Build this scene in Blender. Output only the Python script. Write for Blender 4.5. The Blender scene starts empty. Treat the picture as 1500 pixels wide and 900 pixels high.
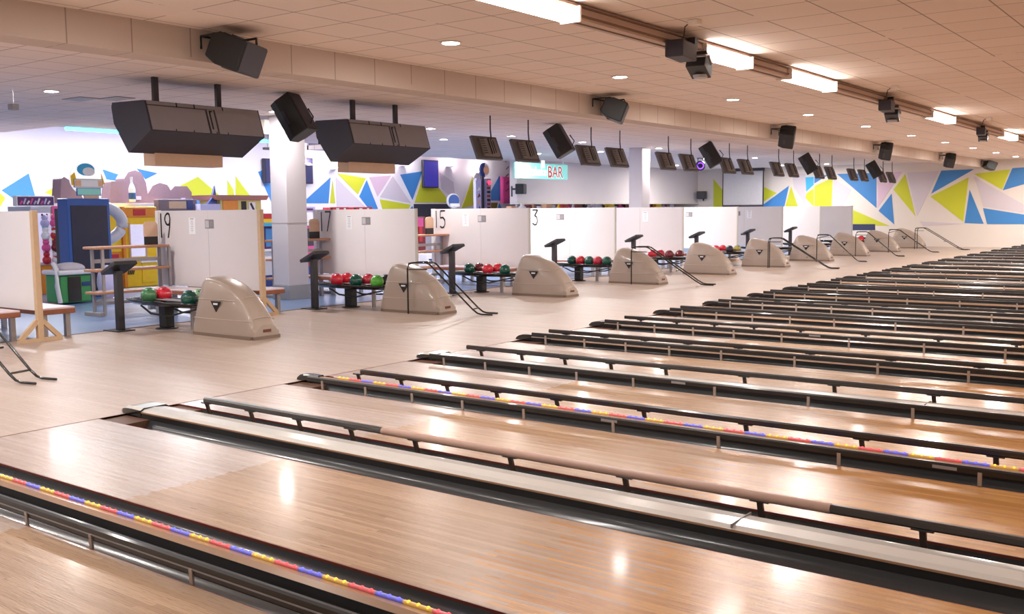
import bpy, bmesh, math, random
from math import sin, cos, pi, radians
from mathutils import Vector, Matrix
random.seed(7)
S = bpy.context.scene
COL = S.collection
# ------------------------------------------------------------------ camera model
F_PX, YAW, PITCH, ROLL = 1438.79, 2.21294658, 0.0978810438, -0.00960526619
CAM = Vector((6.91662486, -2.90727373, 1.54402062))
fw = Vector((cos(YAW)*cos(PITCH), sin(YAW)*cos(PITCH), -sin(PITCH)))
rt = Vector((sin(YAW), -cos(YAW), 0)); up = rt.cross(fw)
rt, up = cos(ROLL)*rt + sin(ROLL)*up, -sin(ROLL)*rt + cos(ROLL)*up
def ray(x, y): return fw + (x-750)/F_PX*rt - (y-450)/F_PX*up
def atX(x, y, X): d = ray(x, y); return CAM + (X-CAM.x)/d.x*d
def atY(x, y, Y): d = ray(x, y); return CAM + (Y-CAM.y)/d.y*d
def atZ(x, y, Z=0): d = ray(x, y); return CAM + (Z-CAM.z)/d.z*d
cd = bpy.data.cameras.new('camera'); cam = bpy.data.objects.new('camera', cd); COL.objects.link(cam)
cam.matrix_world = Matrix((( rt.x, up.x, -fw.x, CAM.x), (rt.y, up.y, -fw.y, CAM.y), (rt.z, up.z, -fw.z, CAM.z), (0,0,0,1)))
cd.sensor_fit = 'HORIZONTAL'; cd.sensor_width = 36; cd.lens = F_PX/1500*36; cd.clip_end = 200; cd.clip_start = .05
S.camera = cam
# ------------------------------------------------------------------ materials
def lin(c):
    o = []
    for v in c[:3]:
        v = v/255.0
        o.append(v/12.92 if v <= .04045 else ((v+.055)/1.055)**2.4)
    return (*o, 1)
MATS = {}
def mat(name, col, rough=.5, metal=0, var=.08, scale=12, coat=0, bump=0, emit=None, estr=0, spec=.5):
    if name in MATS: return MATS[name]
    m = bpy.data.materials.new(name); m.use_nodes = True
    nt = m.node_tree; n = nt.nodes; L = nt.links; b = n['Principled BSDF']
    c = lin(col)
    b.inputs['Roughness'].default_value = rough; b.inputs['Metallic'].default_value = metal
    b.inputs['Coat Weight'].default_value = coat; b.inputs['Coat Roughness'].default_value = .08
    b.inputs['Specular IOR Level'].default_value = spec
    tc = n.new('ShaderNodeTexCoord'); no = n.new('ShaderNodeTexNoise')
    no.inputs['Scale'].default_value = scale; no.inputs['Detail'].default_value = 4
    L.new(tc.outputs['Object'], no.inputs['Vector'])
    mr = n.new('ShaderNodeMapRange'); mr.inputs['To Min'].default_value = 1-var; mr.inputs['To Max'].default_value = 1+var
    L.new(no.outputs['Fac'], mr.inputs['Value'])
    mx = n.new('ShaderNodeVectorMath'); mx.operation = 'SCALE'; mx.inputs[0].default_value = c[:3]
    L.new(mr.outputs['Result'], mx.inputs['Scale']); L.new(mx.outputs['Vector'], b.inputs['Base Color'])
    if bump:
        bp = n.new('ShaderNodeBump'); bp.inputs['Strength'].default_value = bump; bp.inputs['Distance'].default_value = .01
        L.new(no.outputs['Fac'], bp.inputs['Height']); L.new(bp.outputs['Normal'], b.inputs['Normal'])
    if emit:
        b.inputs['Emission Color'].default_value = lin(emit); b.inputs['Emission Strength'].default_value = estr
    MATS[name] = m; return m
def N(nt, kind, **kw):
    nd = nt.nodes.new(kind)
    for k, v in kw.items(): setattr(nd, k, v)
    return nd
def math_(nt, op, a, b=None, c=None):
    nd = nt.nodes.new('ShaderNodeMath'); nd.operation = op
    for i, v in enumerate((a, b, c)):
        if v is None: continue
        if isinstance(v, (int, float)): nd.inputs[i].default_value = v
        else: nt.links.new(v, nd.inputs[i])
    return nd.outputs[0]
def mixc(nt, f, a, b, bt='MIX'):
    nd = nt.nodes.new('ShaderNodeMix'); nd.data_type = 'RGBA'; nd.blend_type = bt
    if isinstance(f, (int, float)): nd.inputs[0].default_value = f
    else: nt.links.new(f, nd.inputs[0])
    for i, v in ((6, a), (7, b)):
        if isinstance(v, tuple): nd.inputs[i].default_value = v
        else: nt.links.new(v, nd.inputs[i])
    return nd.outputs[2]
def wood(name, light, dark, pine_l=None, pine_d=None, split=2.13, rough=.16, board=.027, seg=1.7, coat=.3, bump=.12, end_l=None, end_d=None):
    m = bpy.data.materials.new(name); m.use_nodes = True; nt = m.node_tree; L = nt.links; b = nt.nodes['Principled BSDF']
    tc = N(nt, 'ShaderNodeTexCoord'); sp = N(nt, 'ShaderNodeSeparateXYZ'); L.new(tc.outputs['Object'], sp.inputs[0])
    X, Y = sp.outputs[0], sp.outputs[1]
    bi = math_(nt, 'FLOOR', math_(nt, 'DIVIDE', Y, board))
    w1 = N(nt, 'ShaderNodeTexWhiteNoise', noise_dimensions='1D'); L.new(bi, w1.inputs['W'])
    si = math_(nt, 'FLOOR', math_(nt, 'ADD', math_(nt, 'DIVIDE', X, seg), math_(nt, 'MULTIPLY', w1.outputs['Value'], 3.0)))
    cv = N(nt, 'ShaderNodeCombineXYZ'); L.new(bi, cv.inputs[0]); L.new(si, cv.inputs[1])
    w2 = N(nt, 'ShaderNodeTexWhiteNoise', noise_dimensions='2D'); L.new(cv.outputs[0], w2.inputs['Vector'])
    mp = N(nt, 'ShaderNodeMapping'); mp.inputs['Scale'].default_value = (1.2, 60, 1); L.new(tc.outputs['Object'], mp.inputs[0])
    g = N(nt, 'ShaderNodeTexNoise'); g.inputs['Scale'].default_value = 3; g.inputs['Detail'].default_value = 6; L.new(mp.outputs[0], g.inputs['Vector'])
    t = math_(nt, 'ADD', math_(nt, 'MULTIPLY', w2.outputs['Value'], .6), math_(nt, 'MULTIPLY', g.outputs['Fac'], .5))
    c = mixc(nt, t, lin(light), lin(dark))
    if pine_l:
        c2 = mixc(nt, t, lin(pine_l), lin(pine_d))
        jit = math_(nt, 'MULTIPLY', w1.outputs['Value'], .05)
        c = mixc(nt, math_(nt, 'GREATER_THAN', math_(nt, 'ADD', X, jit), split), c, c2)
        if end_l:   # the longer boards behind the spliced maple section
            par = math_(nt, 'MULTIPLY', math_(nt, 'MODULO', math_(nt, 'ABSOLUTE', bi), 2.0), .45)
            c = mixc(nt, math_(nt, 'GREATER_THAN', math_(nt, 'ADD', X, math_(nt, 'ADD', par, math_(nt, 'MULTIPLY', w1.outputs['Value'], .5))), 5.1), c, mixc(nt, t, lin(end_l), lin(end_d)))
    # fine dark joints and scuffs
    fr = math_(nt, 'FRACT', math_(nt, 'DIVIDE', Y, board))
    j = math_(nt, 'MULTIPLY', math_(nt, 'LESS_THAN', fr, .07), math_(nt, 'MULTIPLY', g.outputs['Fac'], .62))
    c = mixc(nt, j, c, lin((120, 80, 55)))
    mp2 = N(nt, 'ShaderNodeMapping'); mp2.inputs['Scale'].default_value = (2.2, 26, 1); L.new(tc.outputs['Object'], mp2.inputs[0])
    s = N(nt, 'ShaderNodeTexNoise'); s.inputs['Scale'].default_value = 2.1; s.inputs['Detail'].default_value = 3; L.new(mp2.outputs[0], s.inputs['Vector'])
    sc = math_(nt, 'GREATER_THAN', s.outputs['Fac'], .70)
    mp4 = N(nt, 'ShaderNodeMapping'); mp4.inputs['Scale'].default_value = (5, 75, 1); L.new(tc.outputs['Object'], mp4.inputs[0])
    s4 = N(nt, 'ShaderNodeTexNoise'); s4.inputs['Scale'].default_value = 2; s4.inputs['Detail'].default_value = 2; L.new(mp4.outputs[0], s4.inputs['Vector'])
    c = mixc(nt, math_(nt, 'MULTIPLY', math_(nt, 'GREATER_THAN', s4.outputs['Fac'], .61), .33), c, lin((130, 92, 66)))
    c = mixc(nt, math_(nt, 'MULTIPLY', sc, .55), c, lin((95, 60, 40)))
    L.new(c, b.inputs['Base Color'])
    b.inputs['Roughness'].default_value = rough; b.inputs['Coat Weight'].default_value = coat; b.inputs['Coat Roughness'].default_value = .1
    mp3 = N(nt, 'ShaderNodeMapping'); mp3.inputs['Scale'].default_value = (.7, 5, 1); L.new(tc.outputs['Object'], mp3.inputs[0])
    h = N(nt, 'ShaderNodeTexNoise'); h.inputs['Scale'].default_value = 6; h.inputs['Detail'].default_value = 3; L.new(mp3.outputs[0], h.inputs['Vector'])
    bp = N(nt, 'ShaderNodeBump'); bp.inputs['Strength'].default_value = bump; bp.inputs['Distance'].default_value = .004
    L.new(math_(nt, 'ADD', h.outputs['Fac'], math_(nt, 'MULTIPLY', s4.outputs['Fac'], .8)), bp.inputs['Height']); L.new(bp.outputs['Normal'], b.inputs['Normal'])
    return m
def tiles(name, col, line, period=(.6, .6), off=(0, 0), w=.014, rough=.85, strength=.5, axes=(0, 1), both=True):
    m = bpy.data.materials.new(name); m.use_nodes = True; nt = m.node_tree; L = nt.links; b = nt.nodes['Principled BSDF']
    tc = N(nt, 'ShaderNodeTexCoord'); sp = N(nt, 'ShaderNodeSeparateXYZ'); L.new(tc.outputs['Object'], sp.inputs[0])
    no = N(nt, 'ShaderNodeTexNoise'); no.inputs['Scale'].default_value = 1.3; no.inputs['Detail'].default_value = 5; L.new(tc.outputs['Object'], no.inputs['Vector'])
    fine = N(nt, 'ShaderNodeTexNoise'); fine.inputs['Scale'].default_value = 90; L.new(tc.outputs['Object'], fine.inputs['Vector'])
    ls = None; ids = []
    for k, ax in enumerate(axes):
        if k == 1 and not both: break
        q = math_(nt, 'DIVIDE', math_(nt, 'ADD', sp.outputs[ax], off[k]), period[k])
        ids.append(math_(nt, 'FLOOR', q))
        f = math_(nt, 'LESS_THAN', math_(nt, 'FRACT', q), w/period[k])
        ls = f if ls is None else math_(nt, 'MAXIMUM', ls, f)
    cv = N(nt, 'ShaderNodeCombineXYZ'); L.new(ids[0], cv.inputs[0])
    if len(ids) > 1: L.new(ids[1], cv.inputs[1])
    wn = N(nt, 'ShaderNodeTexWhiteNoise', noise_dimensions='2D'); L.new(cv.outputs[0], wn.inputs['Vector'])
    base = mixc(nt, math_(nt, 'MULTIPLY', wn.outputs['Value'], .10), lin(col), lin([v*.8 for v in col]))
    base = mixc(nt, math_(nt, 'MULTIPLY', fine.outputs['Fac'], .12), base, lin([v*.75 for v in col]))
    vis = math_(nt, 'MULTIPLY', ls, math_(nt, 'MULTIPLY', math_(nt, 'GREATER_THAN', no.outputs['Fac'], .36), strength))
    L.new(mixc(nt, vis, base, lin(line)), b.inputs['Base Color']); b.inputs['Roughness'].default_value = rough
    return m
LANE_L, LANE_D = (236, 214, 190), (206, 168, 130)
M = dict(
 lane=wood('lane_wood', (198, 180, 168), (168, 148, 134), (194, 162, 132), (150, 120, 92), rough=.27, coat=.1, bump=.3, end_l=(206, 152, 84), end_d=(160, 108, 54)),
 approach=wood('approach_wood', (190, 172, 160), (172, 152, 138), rough=.4, coat=.05, board=.054, seg=1.2, bump=.06),
 gutter=mat('gutter_plastic', (58, 60, 62), .24, 0, .1, 5, coat=.25),
 capw=mat('cream_laminate', (204, 200, 194), .2, 0, .04, 6, coat=.4),
 capb=mat('tan_laminate', (168, 132, 104), .25, 0, .08, 6, coat=.3),
 capg=mat('grey_laminate', (170, 160, 152), .22, 0, .06, 6, coat=.4),
 capside=mat('black_side', (38, 36, 36), .4),
 edge=mat('red_brown_edge', (112, 52, 34), .4, 0, .2, 20),
 railf=mat('rail_black', (34, 32, 33), .35, .1, .12, 9, coat=.2),
 rail=mat('rail_dark', (58, 52, 50), .3, .2, .12, 9, coat=.3),
 railp=mat('rail_pink_beige', (186, 152, 136), .4),
 posts=mat('post_silver', (168, 156, 148), .35, .3, .1, 30),
 post=mat('post_bronze', (92, 76, 68), .4, .4, .15, 30),
 black=mat('black_plastic', (34, 34, 37), .45, 0, .15, 14),
 black2=mat('black_gloss', (26, 26, 28), .2, 0, .1, 10, coat=.3),
 dgrey=mat('dark_grey_metal', (62, 61, 65), .45, .2, .1, 10),
 mgrey=mat('mid_grey_plastic', (146, 142, 144), .5, 0, .08, 10),
 casegrey=mat('case_grey', (140, 138, 146), .45, 0, .06, 8),
 casedark=mat('case_dark', (54, 52, 64), .55, 0, .1, 10),
 steel=mat('steel', (176, 172, 174), .35, .6, .08, 12),
 hood=mat('hood_beige', (170, 154, 142), .32, 0, .03, 6, coat=.2),
 hoodseam=mat('hood_seam', (196, 182, 168), .4),
 hoodbase=mat('hood_base', (128, 110, 96), .5),
 white=mat('panel_white', (232, 226, 226), .45, 0, .02, 3),
 white2=mat('panel_grey_white', (220, 212, 212), .45, 0, .02, 3),
 pine=mat('pine_timber', (208, 178, 144), .5, 0, .1, 18),
 ink=mat('black_ink', (22, 20, 22), .6), paper=mat('paper', (238, 236, 238), .7), grey=mat('print_grey', (138, 132, 134), .6), lgrey=mat('print_light_grey', (196, 190, 194), .6),
 seatw=mat('seat_white', (226, 208, 212), .3, 0, .04, 9, coat=.2), brown=mat('brown_edge', (150, 92, 66), .4, 0, .12, 20),
 shelf=mat('shelf_brown', (178, 128, 98), .45, 0, .1, 16),
 column=mat('column_paint', (198, 194, 202), .55, 0, .02, 3), plinth=mat('plinth_grey', (150, 152, 158), .5),
 wallw=mat('wall_white', (232, 226, 230), .6, 0, .02, 2), wallg=mat('wall_grey', (206, 196, 195), .65, 0, .03, 2), wallwarm=mat('wall_warm', (222, 212, 204), .6, 0, .02, 2),
 blue=mat('mural_blue', (62, 130, 196), .55, 0, .03, 2), lime=mat('mural_lime', (196, 200, 44), .55, 0, .03, 2), lav=mat('mural_lavender', (206, 196, 204), .6, 0, .02, 2),
 mauve=mat('mural_mauve', (212, 182, 200), .6, 0, .02, 2), navy=mat('navy', (48, 54, 88), .5), cyan=mat('mural_cyan', (58, 172, 222), .55, 0, .03, 2), olive=mat('mural_olive', (112, 100, 40), .6),
 ceil=tiles('ceiling_tile', (238, 220, 208), (104, 84, 74), off=(.31, .13), strength=.7),
 beam=tiles('beam_board', (204, 186, 174), (116, 88, 74), period=(.6, .6), axes=(1, 0), off=(.25, 0), both=False, w=.012, strength=.6),
 carpet=mat('blue_vinyl', (112, 136, 176), .3, 0, .16, 5, coat=.1), under=mat('under_floor', (40, 34, 32), .8),
 darkwood=mat('dark_gutter_wood', (92, 62, 46), .5, 0, .2, 20),
 lampglow=mat('lamp_glow', (255, 250, 244), .5, emit=(255, 246, 238), estr=30), tubeglow=mat('tube_glow', (255, 252, 250), .5, emit=(255, 250, 246), estr=14),
 neon=mat('cyan_neon', (90, 230, 255), .5, emit=(60, 220, 250), estr=9),
 lamprim=mat('lamp_rim', (236, 226, 216), .4), track=mat('track_tan', (196, 168, 148), .5, 0, .05, 8), trackd=mat('track_dark', (124, 92, 74), .55),
)
def pm(name, col, **k): return mat('paint_'+name, col, **k)
P_ = dict(yellow=pm('yellow', (244, 200, 32), rough=.35), orange=pm('orange', (226, 140, 40), rough=.35), red=pm('red', (196, 40, 52), rough=.35), green=pm('green', (58, 136, 78), rough=.35),
 blue=pm('blue', (44, 86, 160), rough=.35), pink=pm('pink', (222, 84, 150), rough=.35), purple=pm('purple', (92, 44, 110), rough=.4), mauve=pm('mauve_grey', (132, 108, 122), rough=.6),
 tan=pm('tan', (202, 168, 142), rough=.55), lav=pm('lavender', (190, 186, 224), rough=.35), maroon=pm('maroon', (120, 34, 44), rough=.4), teal=pm('teal', (150, 224, 214), rough=.35),
 grey=pm('pale_grey', (200, 200, 210), rough=.4), dblue=pm('dark_blue', (38, 58, 120), rough=.35), peach=pm('peach', (232, 180, 140), rough=.4))
def glow(name, col, s): return mat('glow_'+name, col, .5, emit=col, estr=s)
# ------------------------------------------------------------------ mesh builder
class MB:
    def __init__(s): s.v = []; s.f = []; s.m = []; s.mats = []; s.sm = []
    def _mi(s, m):
        if m not in s.mats: s.mats.append(m)
        return s.mats.index(m)
    def add(s, vs, fs, m, smooth=False):
        o = len(s.v); s.v += [tuple(v) for v in vs]; k = s._mi(m)
        for f in fs: s.f.append(tuple(i+o for i in f)); s.m.append(k); s.sm.append(smooth)
        return s
    def box(s, a, b, m):
        x0, y0, z0 = a; x1, y1, z1 = b
        v = [(x0,y0,z0),(x1,y0,z0),(x1,y1,z0),(x0,y1,z0),(x0,y0,z1),(x1,y0,z1),(x1,y1,z1),(x0,y1,z1)]
        return s.add(v, [(0,3,2,1),(4,5,6,7),(0,1,5,4),(1,2,6,5),(2,3,7,6),(3,0,4,7)], m)
    def obox(s, c, dims, rot, m):   # oriented box, rot = Matrix 3x3
        hx, hy, hz = [d/2 for d in dims]; c = Vector(c)
        v = [c + rot @ Vector((sx*hx, sy*hy, sz*hz)) for sz in (-1, 1) for sx, sy in ((-1,-1),(1,-1),(1,1),(-1,1))]
        return s.add(v, [(0,3,2,1),(4,5,6,7),(0,1,5,4),(1,2,6,5),(2,3,7,6),(3,0,4,7)], m)
    def bar(s, a, b, w, h, m):
        a = Vector(a); b = Vector(b); d = (b-a); l = d.length; d.normalize()
        u = Vector((0,0,1)) if abs(d.z) < .9 else Vector((0,1,0))
        r = d.cross(u).normalized(); u = r.cross(d)
        rot = Matrix((d, r, u)).transposed()
        return s.obox((a+b)/2, (l, w, h), rot, m)
    def tube(s, pts, r, m, n=8, cap=True):
        pts = [Vector(p) for p in pts]; rings = []
        for i, p in enumerate(pts):
            d = (pts[min(i+1, len(pts)-1)] - pts[max(i-1, 0)]).normalized()
            u = Vector((0,0,1)) if abs(d.z) < .95 else Vector((0,1,0))
            a = d.cross(u).normalized(); b = a.cross(d)
            rr = r[i] if isinstance(r, (list, tuple)) else r
            rings.append([p + rr*(cos(t*2*pi/n)*a + sin(t*2*pi/n)*b) for t in range(n)])
        v = [q for R_ in rings for q in R_]; f = []
        for i in range(len(rings)-1):
            for t in range(n): f.append((i*n+t, (i+1)*n+t, (i+1)*n+(t+1) % n, i*n+(t+1) % n))
        s.add(v, f, m, True)
        if cap:
            s.add(rings[0], [tuple(range(n))], m); s.add(rings[-1], [tuple(reversed(range(n)))], m)
        return s
    def lathe(s, prof, m, c=(0,0,0), n=20, smooth=True):
        v = []; f = []
        for r, z in prof:
            for t in range(n): v.append((c[0]+r*cos(2*pi*t/n), c[1]+r*sin(2*pi*t/n), c[2]+z))
        for i in range(len(prof)-1):
            for t in range(n): f.append((i*n+t, i*n+(t+1) % n, (i+1)*n+(t+1) % n, (i+1)*n+t))
        s.add(v, f, m, smooth)
        s.add([v[t] for t in range(n)], [tuple(reversed(range(n)))], m); s.add([v[(len(prof)-1)*n+t] for t in range(n)], [tuple(range(n))], m)
        return s
    def sphere(s, c, r, m, n=20, k=12, sc=(1,1,1)):
        v = []; f = []
        for i in range(k+1):
            th = pi*i/k
            for t in range(n): v.append((c[0]+sc[0]*r*sin(th)*cos(2*pi*t/n), c[1]+sc[1]*r*sin(th)*sin(2*pi*t/n), c[2]-sc[2]*r*cos(th)))
        for i in range(k):
            for t in range(n): f.append((i*n+t, i*n+(t+1) % n, (i+1)*n+(t+1) % n, (i+1)*n+t))
        return s.add(v, f, m, True)
    def prism(s, poly, ax, a, b, m, smooth=False):   # poly in the two other axes (in order), extruded along ax
        def P(p, t):
            q = list(p); q.insert(ax, t); return tuple(q)
        n = len(poly); v = [P(p, a) for p in poly] + [P(p, b) for p in poly]
        s.add(v, [(i, (i+1) % n, n+(i+1) % n, n+i) for i in range(n)], m, smooth)
        s.add(v, [tuple(range(n)), tuple(reversed(range(n, 2*n)))], m)
        return s
    def build(s, name, parent=None, loc=None, bev=0, rot=None):
        me = bpy.data.meshes.new(name); me.from_pydata(s.v, [], s.f)
        for m in s.mats: me.materials.append(m)
        me.polygons.foreach_set('material_index', s.m); me.polygons.foreach_set('use_smooth', s.sm)
        bm = bmesh.new(); bm.from_mesh(me); bmesh.ops.remove_doubles(bm, verts=bm.verts, dist=1e-5) if False else None
        bmesh.ops.recalc_face_normals(bm, faces=bm.faces); bm.to_mesh(me); bm.free()
        o = bpy.data.objects.new(name, me); COL.objects.link(o)
        if parent: o.parent = parent
        if loc: o.location = loc
        if rot: o.rotation_euler = rot
        if bev:
            b = o.modifiers.new('bevel', 'BEVEL'); b.width = bev; b.segments = 2; b.limit_method = 'ANGLE'; b.angle_limit = radians(40)
        return o
def thing(name, label, cat, loc=(0,0,0), rz=0, group=None):
    o = bpy.data.objects.new(name, None); COL.objects.link(o); o.location = loc; o.rotation_euler = (0,0,rz); o.empty_display_size = .1
    return tag(o, label, cat, group)
def tag(o, label, cat, group=None):
    o['label'] = label; o['category'] = cat
    if group: o['group'] = group
    return o
def struct(o): o['kind'] = 'structure'; return o
def dup(root, loc, label=None, rz=None, group=None):
    def cp(o, par):
        c = o.copy(); COL.objects.link(c)
        if par: c.parent = par
        for ch in kids.get(o, []): cp(ch, c)
        return c
    kids = {}
    for o in bpy.data.objects:
        if o.parent: kids.setdefault(o.parent, []).append(o)
    c = cp(root, None); c.location = loc
    if rz is not None: c.rotation_euler = (0,0,rz)
    if label: c['label'] = label
    if group: c['group'] = group
    return c
ORD = ['nearest', 'second', 'third', 'fourth', 'fifth', 'sixth', 'seventh', 'eighth', 'ninth', 'tenth', 'eleventh', 'twelfth', 'thirteenth', 'fourteenth', 'fifteenth', 'sixteenth', 'seventeenth', 'eighteenth', 'nineteenth', 'twentieth', 'twenty-first', 'twenty-second', 'twenty-third']
# ------------------------------------------------------------------ dimensions
PP = 3.42; LW = 1.084; GA = .709; GB = PP-2*LW-GA; YW = 37.35; XE = 9.0; ZC = 3.25
def near(i): p, o = divmod(i, 2); return p*PP + (LW+GA if o else 0)
def far(i): return near(i)+LW
# ------------------------------------------------------------------ room
def sbox(name, a, b, m):
    return struct(MB().box(a, b, m).build(name))
sbox('floor', (-5.2, -9, -.25), (0, YW, 0), M['approach'])
sbox('floor', (-18.2, -9, -.25), (-5.2, YW, -.002), M['carpet'])
sbox('floor', (0, -9, -.25), (XE, YW, -.13), M['under'])
sbox('trim_1', (-.012, -9, -.02), (.0, YW, .0015), M['edge'])
sbox('trim_2', (-5.23, -9, -.02), (-5.17, YW, .004), M['darkwood'])
sbox('wall_right', (-18.2, YW, -.25), (XE+.2, YW+.2, 4.2), M['wallwarm'])
sbox('wall_back', (-18.2, -9, -.25), (-18, YW, 4.2), M['wallw'])
sbox('wall_front', (XE, -9, -.25), (XE+.2, YW, 4.2), M['wallwarm'])
sbox('wall_left', (-18.2, -9.2, -.25), (XE+.2, -9, 4.2), M['wallwarm'])
sbox('ceiling', (-11.7, -9, ZC), (XE, YW, ZC+.12), M['ceil'])
sbox('ceiling', (-13.8, 15.5, ZC), (-11.7, YW, ZC+.12), M['ceil'])
sbox('ceiling', (-13.7, -9, ZC), (-11.7, 7.25, ZC+.12), M['ceil'])
sbox('ceiling', (-18.2, -9, 4.0), (-11.7, YW, 4.15), M['wallw'])
struct(MB().box((-11.76, 7.25, ZC), (-11.7, 15.5, 4.0), M['wallw']).build('trim_3'))
struct(MB().box((-13.8, 15.5, ZC), (-13.74, YW, 4.0), M['wallw']).box((-13.7, -9, ZC), (-13.64, 7.25, 4.0), M['wallw']).build('trim_4'))
sbox('trim_5', (-1.35, -9, 2.96), (-1.0, YW, ZC), M['beam'])
# bulkhead over the bar, with opening below
bk = struct(MB().box((-13.1, 23.8, 1.80), (-12.8, YW, ZC), M['wallg']).box((-13.0, 23.8, 0), (-12.8, YW, 1.05), M['wallg']).box((-13.1, 23.8, 1.76), (-12.74, YW, 1.81), M['capw']).build('wall_bar'))
sbox('wall_bar', (-15.6, 28.2, 0), (-15.5, YW, 3.9), M['wallg'])
# murals ------------------------------------------------------------
def mural(parent, polys, plane):
    for k, (c, pts) in enumerate(polys):
        mb = MB()
        if plane == 'Y':
            v = [atY(x, y, YW) for x, y in pts]; d = Vector((0, -1, 0))
        else:
            v = [atX(x, y, -18) for x, y in pts]; d = Vector((1, 0, 0))
        off = d*(.004+.0004*k); n = len(v)
        vs = [p+off for p in v]+[p for p in v]
        mb.add(vs, [tuple(range(n))]+[(i, (i+1) % n, n+(i+1) % n, n+i) for i in range(n)], M[c])
        o = mb.build('mural_facet', parent)
wr = [o for o in bpy.data.objects if o.name == 'wall_right'][0]; wb = [o for o in bpy.data.objects if o.name == 'wall_back'][0]
mural(wr, [
 ('lav', [(1160,254),(1180,255),(1180,300),(1163,275)]),
 ('lime', [(1117,273),(1138,283),(1118,296)]), ('blue', [(1156,272),(1149,303),(1149,330),(1118,330),(1118,300)]), ('lime', [(1159,273),(1176,325),(1150,325),(1151,300)]),
 ('cyan', [(1180,260),(1192,259),(1192,271),(1181,281)]), ('blue', [(1193,259),(1214,256),(1193,269)]), ('lime', [(1181,284),(1192,276),(1192,303),(1180,290)]),
 ('lime', [(1193,273),(1220,260),(1217,325),(1193,325)]), ('lav', [(1221,262),(1247,278),(1222,325),(1218,325)]),
 ('blue', [(1226,255),(1284,253.5),(1284,305)]), ('lime', [(1240,303),(1248,307),(1303,331),(1240,329)]), ('navy', [(1235,328.5),(1282,328.5),(1282,337.5),(1235,337.5)]),
 ('mauve', [(1285.5,254),(1322,251.5),(1285.5,305)]), ('lime', [(1326,255),(1341,317),(1309,278)]), ('blue', [(1306,284),(1310,329),(1287,309)]),
 ('lav', [(1328.5,253),(1376,250.5),(1343.5,317)]), ('blue', [(1379,250),(1427,248),(1364,284)]), ('lime', [(1419,260),(1411,325),(1363,288)]),
 ('blue', [(1420.5,278),(1441,328),(1413,327)]), ('lav', [(1427,259),(1500,300),(1530,317),(1530,324),(1500,312),(1441,303)]), ('lime', [(1427,255),(1480,248),(1468,278)]),
 ('blue', [(1483,246.5),(1530,243),(1530,264),(1500,270),(1469,279)]), ('blue', [(1440,305),(1500,314.5),(1530,319),(1530,329),(1500,328.5),(1446,328.5)]), ('lav', [(1347,324.5),(1412,328),(1352,331)]),
], 'Y')
mural(wb, [
 ('blue', [(2,279),(42,254),(52,289),(22,293)]), ('lime', [(-20,268),(0,283),(8,290),(0,304),(-20,330)]), ('lime', [(65,282),(88,270),(88,292)]),
 ('blue', [(150,248),(168,254),(182,258),(182,267),(156,263)]), ('blue', [(200,247),(231,254),(213,263)]),
 ('lime', [(264,272),(290,259),(320,285),(318,291),(281,288)]), ('lime', [(333,264),(342,278),(343,290),(333,290)]), ('lime', [(345,258),(367,288),(345,290)]),
 ('blue', [(281,290),(320,293),(288,310),(276,310)]), ('blue', [(378,252),(396,245),(404,300),(401,305)]),
 ('blue', [(484,260),(481,298),(442,298)]), ('lime', [(487,264),(491,298),(483,298)]), ('lav', [(492,260),(539,307),(493,307)]), ('lime', [(494,254),(536,261),(524,285)]),
 ('blue', [(537,264),(555,310),(543,310),(526,288)]), ('mauve', [(541,260),(573,257),(553,288)]), ('lav', [(575,258),(602,298),(556,289)]), ('lime', [(556,292),(601,300),(597,310),(561,310)]),
 ('blue', [(586,256),(618.5,251),(604,293)]), ('blue', [(604,302),(606,309),(598,309)]), ('lime', [(620,256),(644,277),(659,297),(607,297)]), ('lav', [(644,253),(664,267),(667,294),(647,277)]),
 ('lime', [(692,259),(698,300),(676,305)]), ('blue', [(731,258),(737,266),(737,294),(719,294),(719,280)]), ('navy', [(747,283),(753,294),(747,294)]),
 ('olive', [(718,297),(729,297),(726,312),(716,312)]), ('blue', [(731,298),(737,310),(727,310)]), ('casedark', [(606,299),(660,299),(660,345),(606,345)]),  # last dark facet is no mural: flat patch painted for a dark opening
], 'X')
# ------------------------------------------------------------------ lanes
PX = [.5, 1.03, 1.56, 2.09, 2.68, 3.45, 4.24, 5.02, 5.8, 6.6, 7.4, 8.2]
def ordlane(i): return ORD[i+1]
NL = 22
def xmax(i): return 8.8 if i < 5 else max(3.2, 7.5-.22*i)
for i in range(-1, NL):
    y0 = near(i)
    o = MB().box((0, 0, -.06), (XE, LW, 0), M['lane']).box((0, -.008, -.06), (XE, 0, .0005), M['edge']).box((0, LW, -.06), (XE, LW+.006, 0), M['edge']).build('bowling_lane', loc=(0, y0, 0))
    tag(o, ('glossy timber bowling lane in the lower left foreground corner' if i < 0 else 'widest seen glossy timber bowling lane crossing the lower left, with scuffs' if i == 0 else 'glossy timber bowling lane, %s from the camera' % ordlane(i)), 'bowling lane', 'bowling lanes')
    def gut(ya, yb):
        mb = MB(); n = 10; c = (ya+yb)/2; w = (yb-ya)/2
        prof = [(c-w*cos(pi*t/n), -.012-.085*sin(pi*t/n)) for t in range(n+1)]
        vs = [(x, y, z) for x in (.30, XE) for y, z in prof]
        mb.add(vs, [(t, t+1, n+2+t, n+1+t) for t in range(n)], M['gutter'], True)
        vs = [(x, y, z-.004) for x in (.30, XE) for y, z in prof]
        mb.add(vs, [(t, n+1+t, n+2+t, t+1) for t in range(n)], M['gutter'], True)
        mb.add([(0, ya, -.012), (0, yb, -.012)]+[(.31, y, z+.001) for y, z in prof], [(0, 1)+tuple(range(n+2, 1, -1))], M['darkwood'])
        return mb.build('gutter', o)
    if i > -1: gut(-.232, -.01)
    gut(LW+.01, LW+.232)
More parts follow.
